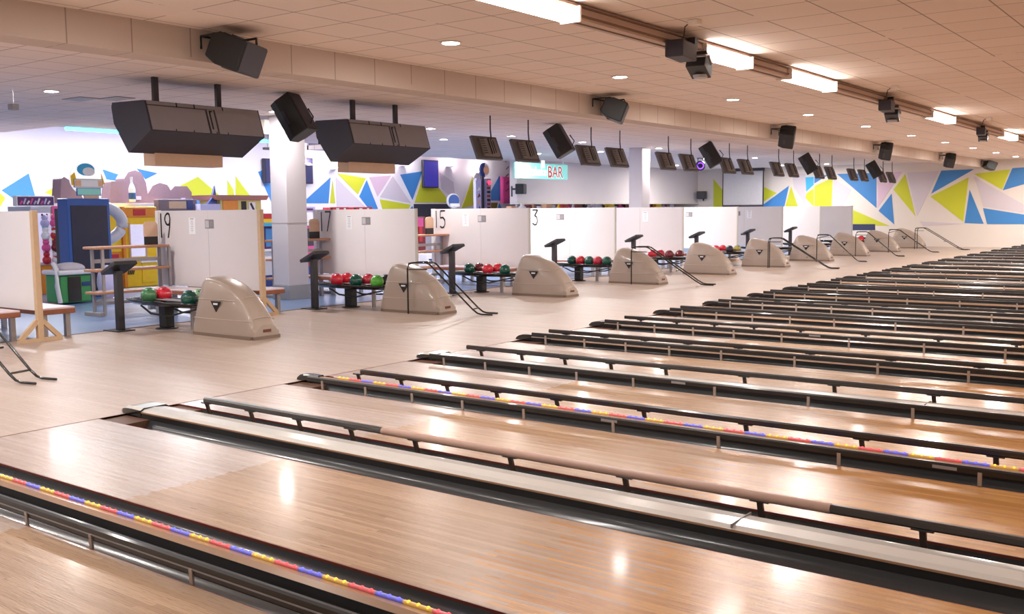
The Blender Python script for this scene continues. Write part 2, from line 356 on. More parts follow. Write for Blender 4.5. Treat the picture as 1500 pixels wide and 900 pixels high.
# dividers between lanes
def divider(i):
    wide = (i % 2 == 0); ya = far(i)+.236; yb = near(i+1)-.236; w = yb-ya
    top = M['capw'] if i in (0, 2) else (M['capg'] if wide else M['capb'])
    mb = MB(); h = .05
    r = min(.02, w*.3)
    pts = [(0, -.1), (w, -.1), (w, h-r), (w-r, h), (r, h), (0, h-r)]
    if wide: pts = [(0, -.1), (w, -.1), (w, .034), (w-.03, .05), (w/2, .058), (.03, .05), (0, .034)]
    n = len(pts); X0 = .14
    vs = [(X0, y, z) for y, z in pts]+[(XE, y, z) for y, z in pts]
    for t in range(n):
        side = t in (0, 1, n-1)
        mb.add([vs[t], vs[(t+1) % n], vs[n+(t+1) % n], vs[n+t]], [(0, 1, 2, 3)], M['capside'] if side else top)
    mb.add([(x, y, z) for x, y, z in vs[:n]], [tuple(range(n))], M['capside'])
    if wide:
        mb.box((X0, -.004, .026), (XE, .002, .036), M['capb'])
        for jx in (5.03, 7.5): mb.box((jx, .003, .04), (jx+.006, w-.003, .0595), M['grey'])
    lab = 'wide cream capping strip between the two nearest full lanes' if i == 0 else 'narrow lane divider carrying the coloured rope light in the %s' % ('foreground corner' if i == -1 else 'middle of the lanes') if i in (-1, 1) else '%s capping between the %s and %s lanes from the camera' % ('wide' if wide else 'narrow', ordlane(i), ORD[i+2])
    o = mb.build('lane_divider', loc=(0, ya, 0)); tag(o, lab, 'lane divider', 'dividers between the lanes')
    # rounded nose cap
    e = MB(); secs = []
    for x, z, q in ((-.10, .004, .7), (-.085, .03, .86), (-.05, .05, .96), (0, .062, 1), (.08, .066, 1.02), (.20 if i < 3 else .42, .062, 1.02)):
        secs.append([(x, w/2-q*w/2-.004, -.0), (x, w/2-q*w/2-.004, z*.75), (x, w/2-q*w/2*.8, z), (x, w/2+q*w/2*.8, z), (x, w/2+q*w/2+.004, z*.75), (x, w/2+q*w/2+.004, -.0)])
    k = 6; vs = [p for sct in secs for p in sct]
    for a in range(len(secs)-1):
        for t in range(k):
            e.add([vs[a*k+t], vs[a*k+(t+1) % k], vs[(a+1)*k+(t+1) % k], vs[(a+1)*k+t]], [(0, 1, 2, 3)], (M['capw'] if (t in (1, 2, 3) and i in (0, 2)) else M['black2']), False)
    e.add(secs[0], [tuple(range(k))], M['black2']); e.add(secs[-1], [tuple(range(k))], M['black2'])
    c = e.build('end_cap', o); 
    if i in (0, 2): c['label'] = 'white topped rounded end cap'
    return o
for i in range(-1, NL-1): divider(i)
# LED rope lights on two narrow dividers
def rope(i, x0, x1, label):
    y = near(i+1)-.236-.014; z = .056
    o = MB().tube([(x0, 0, 0), (x1, 0, 0)], .007, mat('clear_rope', (214, 196, 190), .2), 6).build('rope_light', loc=(0, y, z)); tag(o, label, 'rope light', 'rope lights along the lanes')
    cols = [('gold', (250, 186, 60)), ('red', (250, 80, 86)), ('blue', (96, 96, 240))]
    protos = []
    for nm, c in cols:
        mb = MB(); g = glow(nm, c, 1.3); d = mat('band_'+nm, tuple(int(.5*v+.5*160) for v in c), .3, emit=c, estr=.25)
        for q in range(3): mb.sphere((.024+.05*q, 0, .004), .0085, g, 8, 6)
        mb.tube([(.0, 0, 0), (.146, 0, 0)], .0085, d, 6); protos.append(mb.build('light_segment', o))
    x = x0+.05; k = 0
    while x < x1-.15:
        p = protos[k % 3]
        if k < 3: p.location = (x, 0, 0); p['label'] = '%s lit section' % cols[k % 3][0]
        else:
            c = p.copy(); COL.objects.link(c); c.location = (x, 0, 0)
        x += .15; k += 1
rope(-1, 1.2, 8.6, 'rope light with gold, red and blue bulbs across the lower left foreground')
rope(1, .35, 8.6, 'rope light with gold, red and blue bulbs on the divider in mid picture')
# bumper rails
def rail(i, side):
    if side == 'near': yb = near(i)-.10; z = .102; X0 = {1: .49, 2: .55, 3: .32}.get(i, .26); hz, hy = .022, .02
    else: yb = far(i)+.03; z = .104 if i > 2 else (.076 if i > 0 else .066); X0 = .30; hz, hy = (.025 if i > 0 else .034), .014
    lab = 'dark bumper rail along the %s edge of the %s lane' % (side, ordlane(i)) + (', its middle length pink-beige' if (i == 1 and side == 'near') else ' from the camera')
    mb = MB(); x1 = XE-.05
    prof = [(-hy, -hz+.01), (-hy*.5, -hz), (hy*.5, -hz), (hy, -hz+.01), (hy, hz-.01), (hy*.5, hz), (-hy*.5, hz), (-hy, hz-.01)]
    if i == 1 and side == 'near': mb.prism(prof, 0, X0, 2.42, M['rail'])
    else: mb.prism(prof, 0, X0, x1, M['rail' if side == 'near' else 'railf'])
    o = mb.build('bumper_rail', loc=(0, yb, z)); tag(o, lab, 'bumper rail', 'bumper rails')
    if i == 1 and side == 'near':
        c = MB().tube([(2.40, 0, 0), (5.38, 0, 0)], .026, M['railp'], 10).build('rail_section', o); c['label'] = 'pink-beige replacement length of rail'
        MB().prism(prof, 0, 5.36, x1, M['rail']).build('rail_section', o)
    if side == 'far':
        if i == -1: MB().box((X0, -hy-.003, -.006), (x1, -hy+.002, .0), M['mgrey']).build('silver_strip', o)
        if i > 2: MB().box((X0, -hy-.004, -hz-.006), (x1, -hy+.006, -hz+.003), M['posts']).build('lower_lip', o)
    for (pi_, px_) in ((1, 3.35), (1, 5.55), (2, 3.05), (4, 3.0)):
        if side == 'far' and i == pi_: MB().box((px_, -hy-.003, -.008), (px_+.13, -hy+.002, .01), M['mgrey']).build('maker_plate', o)
    p0 = None
    for x in PX:
        if x > xmax(i)+.3 or x < X0-.1: continue
        if p0 is None:
            if side == 'near': mb = MB().bar((0, 0, -.02), (0, .035, -z-.03), .03, .016, M['post']).box((-.05, -.012, -.03), (.05, .012, -.02), M['rail'])
            else: mb = MB().bar((0, -.018, .0), (0, -.012, -z-.03), .022, .01, M['posts'])
            c = p0 = mb.build('rail_post', o)
        else: c = p0.copy(); COL.objects.link(c)
        c.location = (x, 0, 0)
for i in range(-1, NL):
    if i >= 1: rail(i, 'near')
    if i != 0: rail(i, 'far')
# ------------------------------------------------------------------ ball return hoods
def YK(k): return 4.90+PP*(k-1)
BOARD = {1: '19', 2: '17', 3: '15', 4: '13', 5: None}
def hood_label(k):
    if k <= 0: return ''
    return ['in front of the board numbered 19, the nearest and largest one', 'in line with the board numbered 17, black ramp over it', 'in line with the board numbered 15', 'with bent black ramp, in line with board 13', 'fifth in the row from the left', 'sixth in the row from the left, two-legged ramp beside it', 'seventh in the row from the left', 'eighth in the row from the left, third from the end', 'second to last before the far mural wall', 'last one before the far mural wall'][k-1]
def make_hood():
    root = thing('ball_return', 'x', 'ball return')
    st = [(-.585, .20, 0), (-.565, .30, .0), (-.53, .42, 0), (-.475, .58, 0), (-.425, .69, 0), (-.38, .728, 0), (-.32, .738, 0), (-.20, .722, 0), (-.08, .694, .0), (.03, .655, .004), (.13, .605, .01), (.24, .54, .02), (.34, .46, .03), (.43, .37, .035), (.50, .275, .035), (.535, .21, .035), (.57, .175, .035), (.585, .15, .04)]
    mb = MB(); rings = []
    for x, zt, ins in st:
        hw = .228-ins; tp = hw-.03-.05*min(1, zt/.75)*(1 if x > -.3 else .4); r = .035; z0 = .035
        ring = [(x, -hw, z0), (x, -hw+.004, z0+(zt-z0)*.5), (x, -tp-.012, zt-r*1.6), (x, -tp+.006, zt-r*.5), (x, -tp+.035, zt-r*.05), (x, -tp*.4, zt+.006+.02*max(0, min(1, x*2.5))), (x, tp*.4, zt+.006+.02*max(0, min(1, x*2.5))), (x, tp-.035, zt-r*.05), (x, tp-.006, zt-r*.5), (x, tp+.012, zt-r*1.6), (x, hw-.004, z0+(zt-z0)*.5), (x, hw, z0)]
        rings.append(ring)
    k = len(rings[0]); vs = [p for r_ in rings for p in r_]; fs = []
    for a in range(len(rings)-1):
        for t in range(k-1): fs.append((a*k+t, a*k+t+1, (a+1)*k+t+1, (a+1)*k+t))
    mb.add(vs, fs, M['hood'], True)
    mb.add(rings[0], [tuple(range(k))], M['hood']); mb.add(rings[-1], [tuple(range(k))], M['hood'])
    h = mb.build('hood', root)
    e = h.modifiers.new('es', 'EDGE_SPLIT'); e.split_angle = radians(38)
    b = MB().box((-.59, -.233, 0), (.55, .233, .04), M['hoodbase']).box((.55, -.2, 0), (.592, .2, .04), M['hoodbase']).build('plinth', root)
    def sx(z, s):   # seam along the side and across the front at height z
        pts = [(a[0], s*(.231-a[2]-.05*min(1, a[1]/.75)*.4*(z/.75)), z) for a in st if a[1] > z+.03]
        return pts
    sm = MB()
    for z in (.225, .47):
        for s in (-1, 1):
            p = sx(z, s)
            sm.tube([Vector(q) for q in p], .004, M['hoodseam'], 5)
        xf = [a for a in st if a[0] > 0 and a[1] < z+.05]
        if xf: a = xf[0]; sm.tube([(a[0]-.03+.03, -.17, z+.035), (a[0], 0, z+.045), (a[0], .17, z+.035)], .004, M['hoodseam'], 5)
    sm.build('seam', root)
    bd = MB().prism([(-.20, .45), (.0, .45), (-.10, .315)], 1, -.2345, -.225, M['ink']).build('badge', root); bd.location = (0, -.001, 0)
    bd['label'] = 'black inverted triangle badge with white lettering bar'
    MB().prism([(-.145, .428), (-.055, .428), (-.06, .405), (-.14, .405)], 1, -.238, -.234, M['paper']).build('badge_lettering', bd)
    MB().box((.568, -.06, .085), (.592, .06, .12), mat('vent_red', (112, 60, 46), .5)).build('front_vent', root)
    return root
hood0 = make_hood(); hood0.location = (-3.275, YK(1), 0); hood0['label'] = 'beige ball return hood ' + hood_label(1); hood0['group'] = 'ball return hoods'
for k in range(2, 11): dup(hood0, (-3.275, YK(k), 0), 'beige ball return hood ' + hood_label(k), group='ball return hoods')
# ball racks ---------------------------------------------------------
def make_rack():
    root = thing('ball_rack', 'x', 'ball rack', group='ball racks')
    mb = MB(); n = 28
    def oval(hx, hy, z, c=0):
        pts = []
        for t in range(n):
            a = 2*pi*t/n; cx = cos(a); sy = sin(a)
            px = (abs(cx)**.55)*(1 if cx > 0 else -1)*hx; py = (abs(sy)**.7)*(1 if sy > 0 else -1)*hy
            pts.append((px+c, py, z))
        return pts
    r1 = oval(.84, .27, .385); r2 = oval(.80, .235, .385); r3 = oval(.70, .17, .335); r4 = oval(.72, .18, .315); r0 = oval(.82, .255, .355)
    rs = [r4, r0, r1, r2, r3]; vs = [p for r in rs for p in r]
    mb.add(vs, [(a*n+t, a*n+(t+1) % n, (a+1)*n+(t+1) % n, (a+1)*n+t) for a in range(4) for t in range(n)], M['black2'], True)
    mb.add(r3, [tuple(range(n))], M['black']); mb.add(r4, [tuple(range(n))], M['black'])
    mb.build('tray', root)
    MB().tube([(-.6, -.05, .388), (.8, -.05, .388)], .012, M['steel'], 6).tube([(-.6, .05, .388), (.8, .05, .388)], .012, M['steel'], 6).build('ball_rail', root)
    MB().box((-.12, -.09, .02), (.03, .05, .32), M['black']).build('leg', root, bev=.01)
    MB().lathe([(.15, 0), (.15, .012), (.10, .02)], M['black'], (-.045, -.02, 0)).build('base_plate', root)
    MB().tube([(.32, .14, .0), (.32, .14, .32)], .035, M['steel'], 8).build('leg', root)
    MB().tube([(-.35, -.2, .31), (-.1, -.22, .22), (.3, -.22, .20), (.6, -.2, .27), (.8, -.15, .31)], .014, M['black'], 6).tube([(-.5, .2, .31), (.0, .2, .20), (.5, .2, .22), (.8, .15, .31)], .014, M['black'], 6).build('under_brace', root)
    MB().box((.78, -.20, .33), (1.02, -.14, .36), M['black']).build('bracket', root)
    return root
rack0 = make_rack()
for k in range(1, 11):
    lab = 'black ball rack behind the ' + ['nearest beige hood, in front of board 19', 'second beige hood from the left, six balls on it', 'third beige hood from the left', 'fourth beige hood from the left, five balls in a row', 'fifth beige hood from the left', 'sixth beige hood from the left', 'seventh beige hood from the left, empty', 'eighth beige hood from the left, empty', 'ninth beige hood from the left', 'last beige hood by the far mural wall'][k-1]
    if k == 1: rack0.location = (-4.70, YK(1), 0); rack0['label'] = lab
    else: dup(rack0, (-4.70, YK(k), 0), lab, group='ball racks')
# bowling balls
def ballmat(n, c): return mat('ball_'+n, c, .18, 0, .35, 7, coat=.6)
BM = dict(teal=ballmat('teal', (16, 84, 72)), red=ballmat('red', (214, 40, 62)), pale=ballmat('pale_green', (70, 130, 84)), rose=ballmat('rose', (190, 48, 70)), maroon=ballmat('maroon', (116, 38, 50)), green=ballmat('green', (84, 180, 60)), black=ballmat('black', (44, 40, 58)), yellow=ballmat('yellow', (170, 160, 86)), mint=ballmat('mint', (150, 196, 150)))
CN = dict(teal='dark teal green', red='bright red', pale='mottled green', rose='rose red', maroon='dark maroon', green='bright lime green', black='near black', yellow='dull yellow', mint='pale mint green')
POS = ['leftmost', 'second from left', 'third from left', 'fourth from left', 'fifth from left', 'sixth from left']
BALLS = {1: [(218,'pale'),(240,'red'),(277,'teal'),(291,'mint')], 2: [(494,'red'),(509,'red'),(522,'teal'),(540,'rose'),(553,'green'),(566,'black')], 3: [(688,'teal'),(703,'maroon'),(715,'red'),(730,'red'),(740,'teal')],
 4: [(838,'teal'),(850,'red'),(862,'teal'),(875,'rose'),(887,'teal')], 5: [(955,'red'),(967,'rose'),(980,'maroon'),(995,'maroon')], 6: [(1048,'red'),(1058,'red'),(1068,'black'),(1079,'yellow')], 9: [(1263,'red')]}
RK = {1: 'nearest rack', 2: 'second rack', 3: 'third rack', 4: 'fourth rack', 5: 'fifth rack', 6: 'sixth rack', 9: 'far rack near the mural wall'}
for k, L_ in BALLS.items():
    last = None
    for j, (px, c) in enumerate(L_):
        yb = YK(k)+(-.10 if j % 2 == 0 else .10)
        if k in (4,): yb = YK(k)-.06
        p = atY(px, 430, yb); x = p.x
        if last is not None and abs(x-last[0]) < .22 and abs(yb-last[1]) < .15: x = last[0]+.222
        x = max(-5.36, min(-3.95 if k != 1 else -3.92, x)); last = (x, yb)
        mb = MB().sphere((0, 0, 0), .108, BM[c], 24, 14)
        o = mb.build('bowling_ball', loc=(x, yb, .337+.108))
        only = sum(1 for q in L_ if q[1] == c) == 1
        tag(o, '%s bowling ball, %s on the %s' % (CN[c], 'only ball' if len(L_) == 1 else POS[j], RK[k]), 'bowling ball', 'bowling balls on the racks')
        h = MB()
        for dx, dy in ((0, 0), (.03, 0), (.015, -.035)):
            h.lathe([(.011, -.004), (.011, .001)], M['ink'], (dx, dy, 0), 8)
        hc = h.build('finger_holes', o); v = Vector((.3, -.3, .9)).normalized(); hc.location = v*.1065; hc.rotation_euler = v.to_track_quat('Z', 'Y').to_euler()
# ramps --------------------------------------------------------------
def ramp(k, foot, end, legs, label, full=True):
    foot = Vector((foot[0], foot[1], 0)); end = Vector((end[0], end[1], 0)); d = end-foot
    g = .12 if legs == 1 else .1
    n = Vector((-d.y, d.x, 0)).normalized(); ex = d.normalized(); root = thing('ball_ramp', label, 'ball ramp', tuple(foot), 0, 'bowling ramps'); Lg = d.length-.1
    zt = .775; r = .013
    def pt(a, s, z): return ex*a + n*(g+s*g) + Vector((0, 0, z))
    for s in (-1, 1):
        mb = MB(); P = [pt(.02, s, zt-.012), pt(.10, s, zt), pt(.30, s, zt), pt(.36, s, zt-.02), pt(Lg*.86, s, .09), pt(Lg*.92, s, .035), pt(Lg*.97, s, .018), pt(Lg+.14, s, .016)]
        mb.tube(P, r, M['black2'], 8).build('rail', root)
        if s < 0 or legs == 2:
            MB().tube([pt(0, s, .0), pt(0, s, zt-.09), pt(.02, s, zt-.03), pt(.06, s, zt-.004), pt(.12, s, zt)], r, M['black2'], 8).build('leg', root)
    mb = MB()
    for a, z in ((.34, zt-.01), (Lg*.6, .09+(zt-.11)*(1-.6/.86*1.0)*1.0), (Lg*.86, .09)):
        mb.tube([pt(a, -1, z), pt(a, 1, z)], .011, M['black2'], 6)
    mb.build('cross_bar', root)
    MB().tube([pt(0, -1, zt-.1), pt(.32, -1, zt-.1 if k % 2 == 0 else zt-.02)], .010, M['black2'], 6).build('brace', root)
RL = {0: ((-3.2, 1.19), (-1.9, 1.56), 1, 'black tubular bowling ramp whose foot pokes in at the left edge'),
 2: ((-3.23, 8.03), (-1.98, 8.44), 1, 'black tubular bowling ramp leaning over the second hood from the left'),
 4: ((-3.25, 14.82), (-1.65, 15.25), 1, 'black tubular bowling ramp at the fourth hood from the left'),
 6: ((-2.98, 21.40), (-1.30, 21.75), 2, 'black bowling ramp with two upright legs beside the sixth hood'),
 7: ((-2.9, 24.76), (-1.67, 25.25), 1, 'black bowling ramp in front of the seventh hood from the left'),
 8: ((-2.97, 28.45), (-1.62, 28.85), 1, 'black bowling ramp in front of the eighth hood from the left'),
 9: ((-2.87, 31.65), (-1.4, 32.2), 1, 'black bowling ramp in front of the ninth hood'),
 10: ((-2.83, 34.8), (-1.0, 34.5), 2, 'farthest black bowling ramp, standing against the pale end wall')}
for k, a in RL.items(): ramp(k, a[0], a[1], a[2], a[3])
p = atZ(1075, 388); o = MB().lathe([(.17, 0), (.18, .03), (.16, .12), (.11, .28), (.05, .38), (.02, .41)], M['paper'], n=20).build('floor_cone', loc=tuple(p)); tag(o, 'small white rounded cone on the approach between fifth and sixth hoods', 'cone')
MB().lathe([(.168, .10), (.150, .16)], P_['peach'], n=20).build('band', o)
# scoring consoles ----------------------------------------------------
def make_console():
    root = thing('scoring_console', 'x', 'scoring console')
    MB().box((-.045, -.045, .012), (.045, .045, .80), M['dgrey']).build('post', root, bev=.006)
    MB().box((-.19, -.14, 0), (.16, .12, .014), M['black']).build('base_plate', root, bev=.004)
    rot = Matrix.Rotation(radians(-24), 3, 'Y')
    MB().obox((0, .02, .84), (.36, .34, .055), rot, M['dgrey']).build('console_head', root, bev=.012)
    MB().obox((-.008, .02, .873), (.28, .26, .008), rot, M['black2']).build('touch_screen', root)
    return root
con = make_console()
for k in range(1, 9):
    lab = 'dark slanted scoring console on a post ' + ['left of the nearest ball rack', 'between the white column and second ball rack', 'right of the board numbered 17', 'standing before the board numbered 13', 'fifth in the row, above the fourth hood', 'sixth in the row, above the fifth hood', 'seventh in the row, beside the sixth rack', 'eighth in the row, against the far white boards'][k-1]
    loc = (-5.05, 4.40+3.42*(k-1)-.02, 0)
    if k == 1: con.location = loc; con['label'] = lab; con['group'] = 'scoring consoles'
    else: dup(con, loc, lab, group='scoring consoles')
# partitions -----------------------------------------------------------
def stroke(mb, pts, w, y, m):
    for a, b in zip(pts[:-1], pts[1:]): mb.bar((a[0], y, a[1]), (b[0], y, b[1]), w, .004 if False else w, m)
DIG = {'1': [[(.0, 1), (.0, 0)]],
 '9': [[(1, .78), (.9, .93), (.62, 1), (.3, .95), (.12, .8), (.12, .68), (.3, .56), (.62, .52), (.9, .6), (1, .78)], [(1, .78), (.9, .45), (.6, 0)]],
 '7': [[(.05, 1), (1, 1), (.4, 0)]],
 '5': [[(1, 1), (.2, 1), (.15, .58), (.6, .62), (.95, .45), (1, .25), (.8, .06), (.45, 0), (.1, .08)]],
 '3': [[(.05, 1), (1, 1), (.45, .62), (.85, .52), (1, .28), (.8, .06), (.45, 0), (.05, .12)]]}
def partition(k):
    Y = 3.2+PP*k; num = {1: '19', 2: '17', 3: '15', 4: '13'}.get(k)
    lab = ['plain white partition board cut by the left edge, pine foot below', 'white partition board with black number 19', 'white partition board with black number 17', 'white partition board with black number 15', 'white partition board with black number 13', 'pale unnumbered board right after the one numbered 13', 'pale board in the middle of the row, sixth from the number 19 end', 'narrow looking white board, fourth from the right end of the row', 'white board third from the mural end of the row', 'last grey-white board before the open mural wall'][k]
    lab = lab if k not in (6, 7, 8) else ['second unnumbered white board after the one numbered 13', 'third unnumbered white board after number 13', 'second to last white board before the open mural wall'][k-6]
    r = thing('partition', lab, 'partition', (0, Y, 0), 0, 'partition boards')
    m = M['white'] if k % 2 == 0 else M['white2']; m2 = M['white2']
    MB().box((-7.42, -.012, .38), (-6.13, .012, 1.595), m).box((-6.125, -.012, .38), (-4.86, .012, 1.595), m).build('board', r)
    MB().box((-4.91, -.035, .0), (-4.84, .035, 1.6), M['pine']).build('post', r, bev=.004) if k < 2 else MB().box((-4.88, -.025, .0), (-4.845, .025, 1.598), M['capw']).build('post', r, bev=.004)
    c = MB().box((-7.5, -.035, .0), (-7.42, .035, 1.6), M['white']).build('post', r, bev=.004); c['label'] = 'white painted post'
    for x in ((-4.875,) if k < 2 else ()):
        MB().box((x-.03, -.27, 0), (x+.03, .27, .045), M['pine']).build('foot', r)
        for s_ in (-1, 1): MB().bar((x, s_*.25, .035), (x, s_*.03, .26), .05, .055, M['pine']).build('foot_brace', r)
    MB().box((-7.49, -.25, 0), (-7.43, .25, .05), M['white']).build('foot', r)
    if k > 1: MB().box((-4.89, -.2, 0), (-4.84, .2, .05), M['white']).build('foot', r)
    if k >= 1:
        x0, z1, hh = -7.36+{2: .08, 4: .05}.get(k, 0), 1.555, .40 if k < 2 else .37
        if num:
            for ch, dx, w in ((num[0], 0, .1), (num[1], .09, .16)):
                mb = MB()
                for st in DIG[ch]:
                    P = [(x0+dx+p[0]*w, z1-hh+p[1]*hh) for p in st]
                    for a, b in zip(P[:-1], P[1:]): mb.bar((a[0], -.016, a[1]), (b[0], -.016, b[1]), .006, .03, M['ink'])
                mb.build('number', r)
        xn, xc = (-6.62, -6.2) if k in (1, 2, 3) else (-6.05, -6.5)
        nb = MB().box((xn, -.0145, 1.22), (xn+.17, -.012, 1.48), M['paper'])
        for q, wd in ((1.455, .09), (1.42, .06), (1.39, .07), (1.36, .05), (1.33, .07), (1.30, .05), (1.27, .06)):
            nb.box((xn+.085-wd/2, -.0155, q), (xn+.085+wd/2, -.0145, q+.012), M['lgrey'] if q < 1.45 else M['grey'])
        if k < 9: nb.build('notice', r)
        cb = MB().box((xc, -.015, 1.31), (xc+.22, -.012, 1.45), M['grey'])
        cb.box((xc+.01, -.0165, 1.325), (xc+.1, -.015, 1.435), M['lgrey']).box((xc+.12, -.0165, 1.34), (xc+.2, -.015, 1.42), M['mgrey'])
        if k != 5: cb.build('picture_card', r)
for k in range(10): partition(k)
# benches by the partitions ---------------------------------------------
def make_bench(name='bench'):
    r = thing(name, 'x', 'bench')
    MB().box((-.95, -.21, .36), (.95, .21, .385), M['seatw']).build('seat', r, bev=.008)
    MB().box((-.955, -.215, .30), (.955, .215, .36), M['brown']).build('apron', r, bev=.01)
    for x in (-.8, .85):
        for y in (-.15, .15): MB().box((x-.03, y-.03, 0), (x+.03, y+.03, .30), M['steel']).build('leg', r)
    return r
b0 = None
SIDE = ['plain board at the left edge', 'board numbered 19', 'board numbered 17', 'board numbered 15', 'board numbered 13', 'first board after number 13']
for k in range(6):
    for s, w in ((1, 'behind'), (-1, 'in front of')):
        Y = 3.2+PP*k+s*.34; lab = 'low white bench with brown edge %s the %s' % (w, SIDE[k])
        loc = (-5.98 if s > 0 else -6.02, Y, 0)
        if b0 is None: b0 = make_bench(); b0.location = loc; b0['label'] = lab; b0['group'] = 'benches along the partitions'
        else: dup(b0, loc, lab, group='benches along the partitions')
# tiered racks -----------------------------------------------------------
def make_tier():
    r = thing('tiered_shelf', 'x', 'shelf unit')
    for z in (.345, .69, 1.035): MB().box((-.16, 0, z-.02), (.2, 1.28, z+.02), M['shelf']).build('shelf', r, bev=.008)
    for y in (.06, 1.22):
        MB().box((-.03, y-.02, 0), (.01, y+.02, 1.02), M['steel']).build('upright', r); MB().box((.12, y+.06, 0), (.16, y+.10, 1.02), M['steel']).build('upright', r)
    MB().box((-.2, 0, 0), (.25, .08, .05), M['mgrey']).build('foot', r); MB().box((-.2, 1.2, 0), (.25, 1.28, .05), M['mgrey']).build('foot', r)
    MB().box((-.01, .08, .80), (.01, 1.2, .86), M['steel']).build('back_rail', r); MB().box((-.01, .08, .15), (.01, 1.2, .2), M['steel']).build('back_rail', r)
    return r
t0 = None
for k, w in ((1, 'left of the board numbered 19'), (2, 'between the white column and board 17'), (3, 'between boards 17 and 15')):
    Y = 5.22+PP*(k-1); loc = (-7.2, Y, 0)
    if k == 2: loc = (-7.25, 8.75, 0)
    if k == 3: loc = (-7.2, 12.2, 0)
    lab = 'three tier brown shelf unit with steel posts ' + w
    if t0 is None: t0 = make_tier(); t0.location = loc; t0['label'] = lab; t0['group'] = 'tiered shelf units'
    else: dup(t0, loc, lab, group='tiered shelf units')
    yy = {1: 6.19, 2: 9.66, 3: 12.93}[k]
    s = thing('table_sign', 'small rounded tan sign on the shelf unit ' + w, 'sign', (-7.22, yy, 1.055), 0, 'signs on the shelf units')
    MB().prism([(0, .13), (.24, .13), (.24, .32), (.21, .36), (.12, .375), (.03, .36), (0, .32)], 0, -.015, .015, P_['tan']).build('panel', s)
    MB().box((-.016, .005, 0), (.016, .235, .13), M['black']).build('lower_panel', s)
# ------------------------------------------------------------------ columns
def column(x0, x1, y0, y1, lab, collar=True):
    r = thing('column', lab, 'column', ((x0+x1)/2, (y0+y1)/2, 0)); hx, hy = (x1-x0)/2, (y1-y0)/2
    MB().box((-hx, -hy, .26), (hx, hy, 3.25), M['column']).build('shaft', r, bev=.008)
    MB().box((-hx-.012, -hy-.012, 0), (hx+.012, hy+.012, .26), M['plinth']).build('plinth', r, bev=.005)
    MB().box((-hx-.004, -hy-.004, 1.36), (hx+.004, hy+.004, 1.368), M['capg']).build('joint_band', r)
    if collar: MB().box((-hx-.16, -hy-.10, 2.93), (-hx+.02, -hy+.10, 3.18), M['wallwarm']).build('junction_box', r)
column(-7.04, -6.62, 8.62, 9.08, 'white square column standing between the boards numbered 19 and 17')
column(-7.04, -6.62, 21.28, 21.72, 'white square column rising behind the boards right of the bar sign', False)
# ------------------------------------------------------------------ overhead
def big_monitor(Y0, lab):
    r = thing('overhead_monitor', lab, 'monitor', (-4.3, Y0, 0), 0, 'large overhead score monitors'); w = .87
    prof = [(.30, 2.94), (-.40, 2.955), (-.42, 2.90), (-.38, 2.69), (-.27, 2.55), (-.08, 2.31), (.42, 2.57)]
    prof = [(a, b) for a, b in prof]
    mb = MB().prism([(p[0], p[1]) for p in prof], 1, -w, w, M['casedark']); mb.build('case', r, bev=.012)
    # lighter back cover on the sloping rear face
    def bp(u, v, d=.006):   # u along Y (-1..1), v from bottom (0) to top (1)
        a = Vector((.42, 0, 2.57)); b = Vector((.30, 0, 2.94)); q = a+(b-a)*v; nrm = Vector((.37, 0, .12)).normalized()
        return (q.x+nrm.x*d, u*w, q.z+nrm.z*d)
    def quad(mb, u0, v0, u1, v1, m, d): 
        vs = [bp(u0, v0, d), bp(u1, v0, d), bp(u1, v1, d), bp(u0, v1, d)]; vb = [bp(u0, v0, 0), bp(u1, v0, 0), bp(u1, v1, 0), bp(u0, v1, 0)]
        mb.add(vs+vb, [(0, 1, 2, 3), (0, 4, 5, 1), (1, 5, 6, 2), (2, 6, 7, 3), (3, 7, 4, 0)], m)
    c = MB(); quad(c, -.97, .02, -.02, .82, M['casegrey'], .012); quad(c, .16, .02, .97, .86, M['casegrey'], .012); quad(c, -.97, .86, .97, .98, M['casegrey'], .008); quad(c, .02, .02, .13, .84, M['casegrey'], .01); c.build('back_cover', r)['label'] = 'lighter grey back cover plates'
    g = MB(); quad(g, .045, .15, .065, .8, M['ink'], .016); quad(g, .045, .76, .1, .8, M['ink'], .016)
    for u in (-.6, -.3, .1, .3): quad(g, u, .0, u+.012, .07, M['ink'], .016)
    for u in (-.5, -.2, .3): quad(g, u, .84, u+.012, .98, M['ink'], .016)
    g.build('vent_slots', r)
    MB().box((-.30, -.52, 2.17), (-.05, .52, 2.33), P_['tan']).build('lower_box', r)['label'] = 'tan box under the case'
    for y in (-.62, .32): MB().box((.14, y-.035, 2.93), (.19, y+.035, ZC), M['casedark']).build('hanger', r)
    MB().box((-.425, -.8, 2.6), (-.40, .8, 2.9), M['black2']).build('screen', r)
    for y in (-.45, .45): pass
big_monitor(5.07, 'large dark twin monitor case hanging at the upper left, nearest one')
big_monitor(8.47, 'large dark twin monitor case hanging right of the white column top')
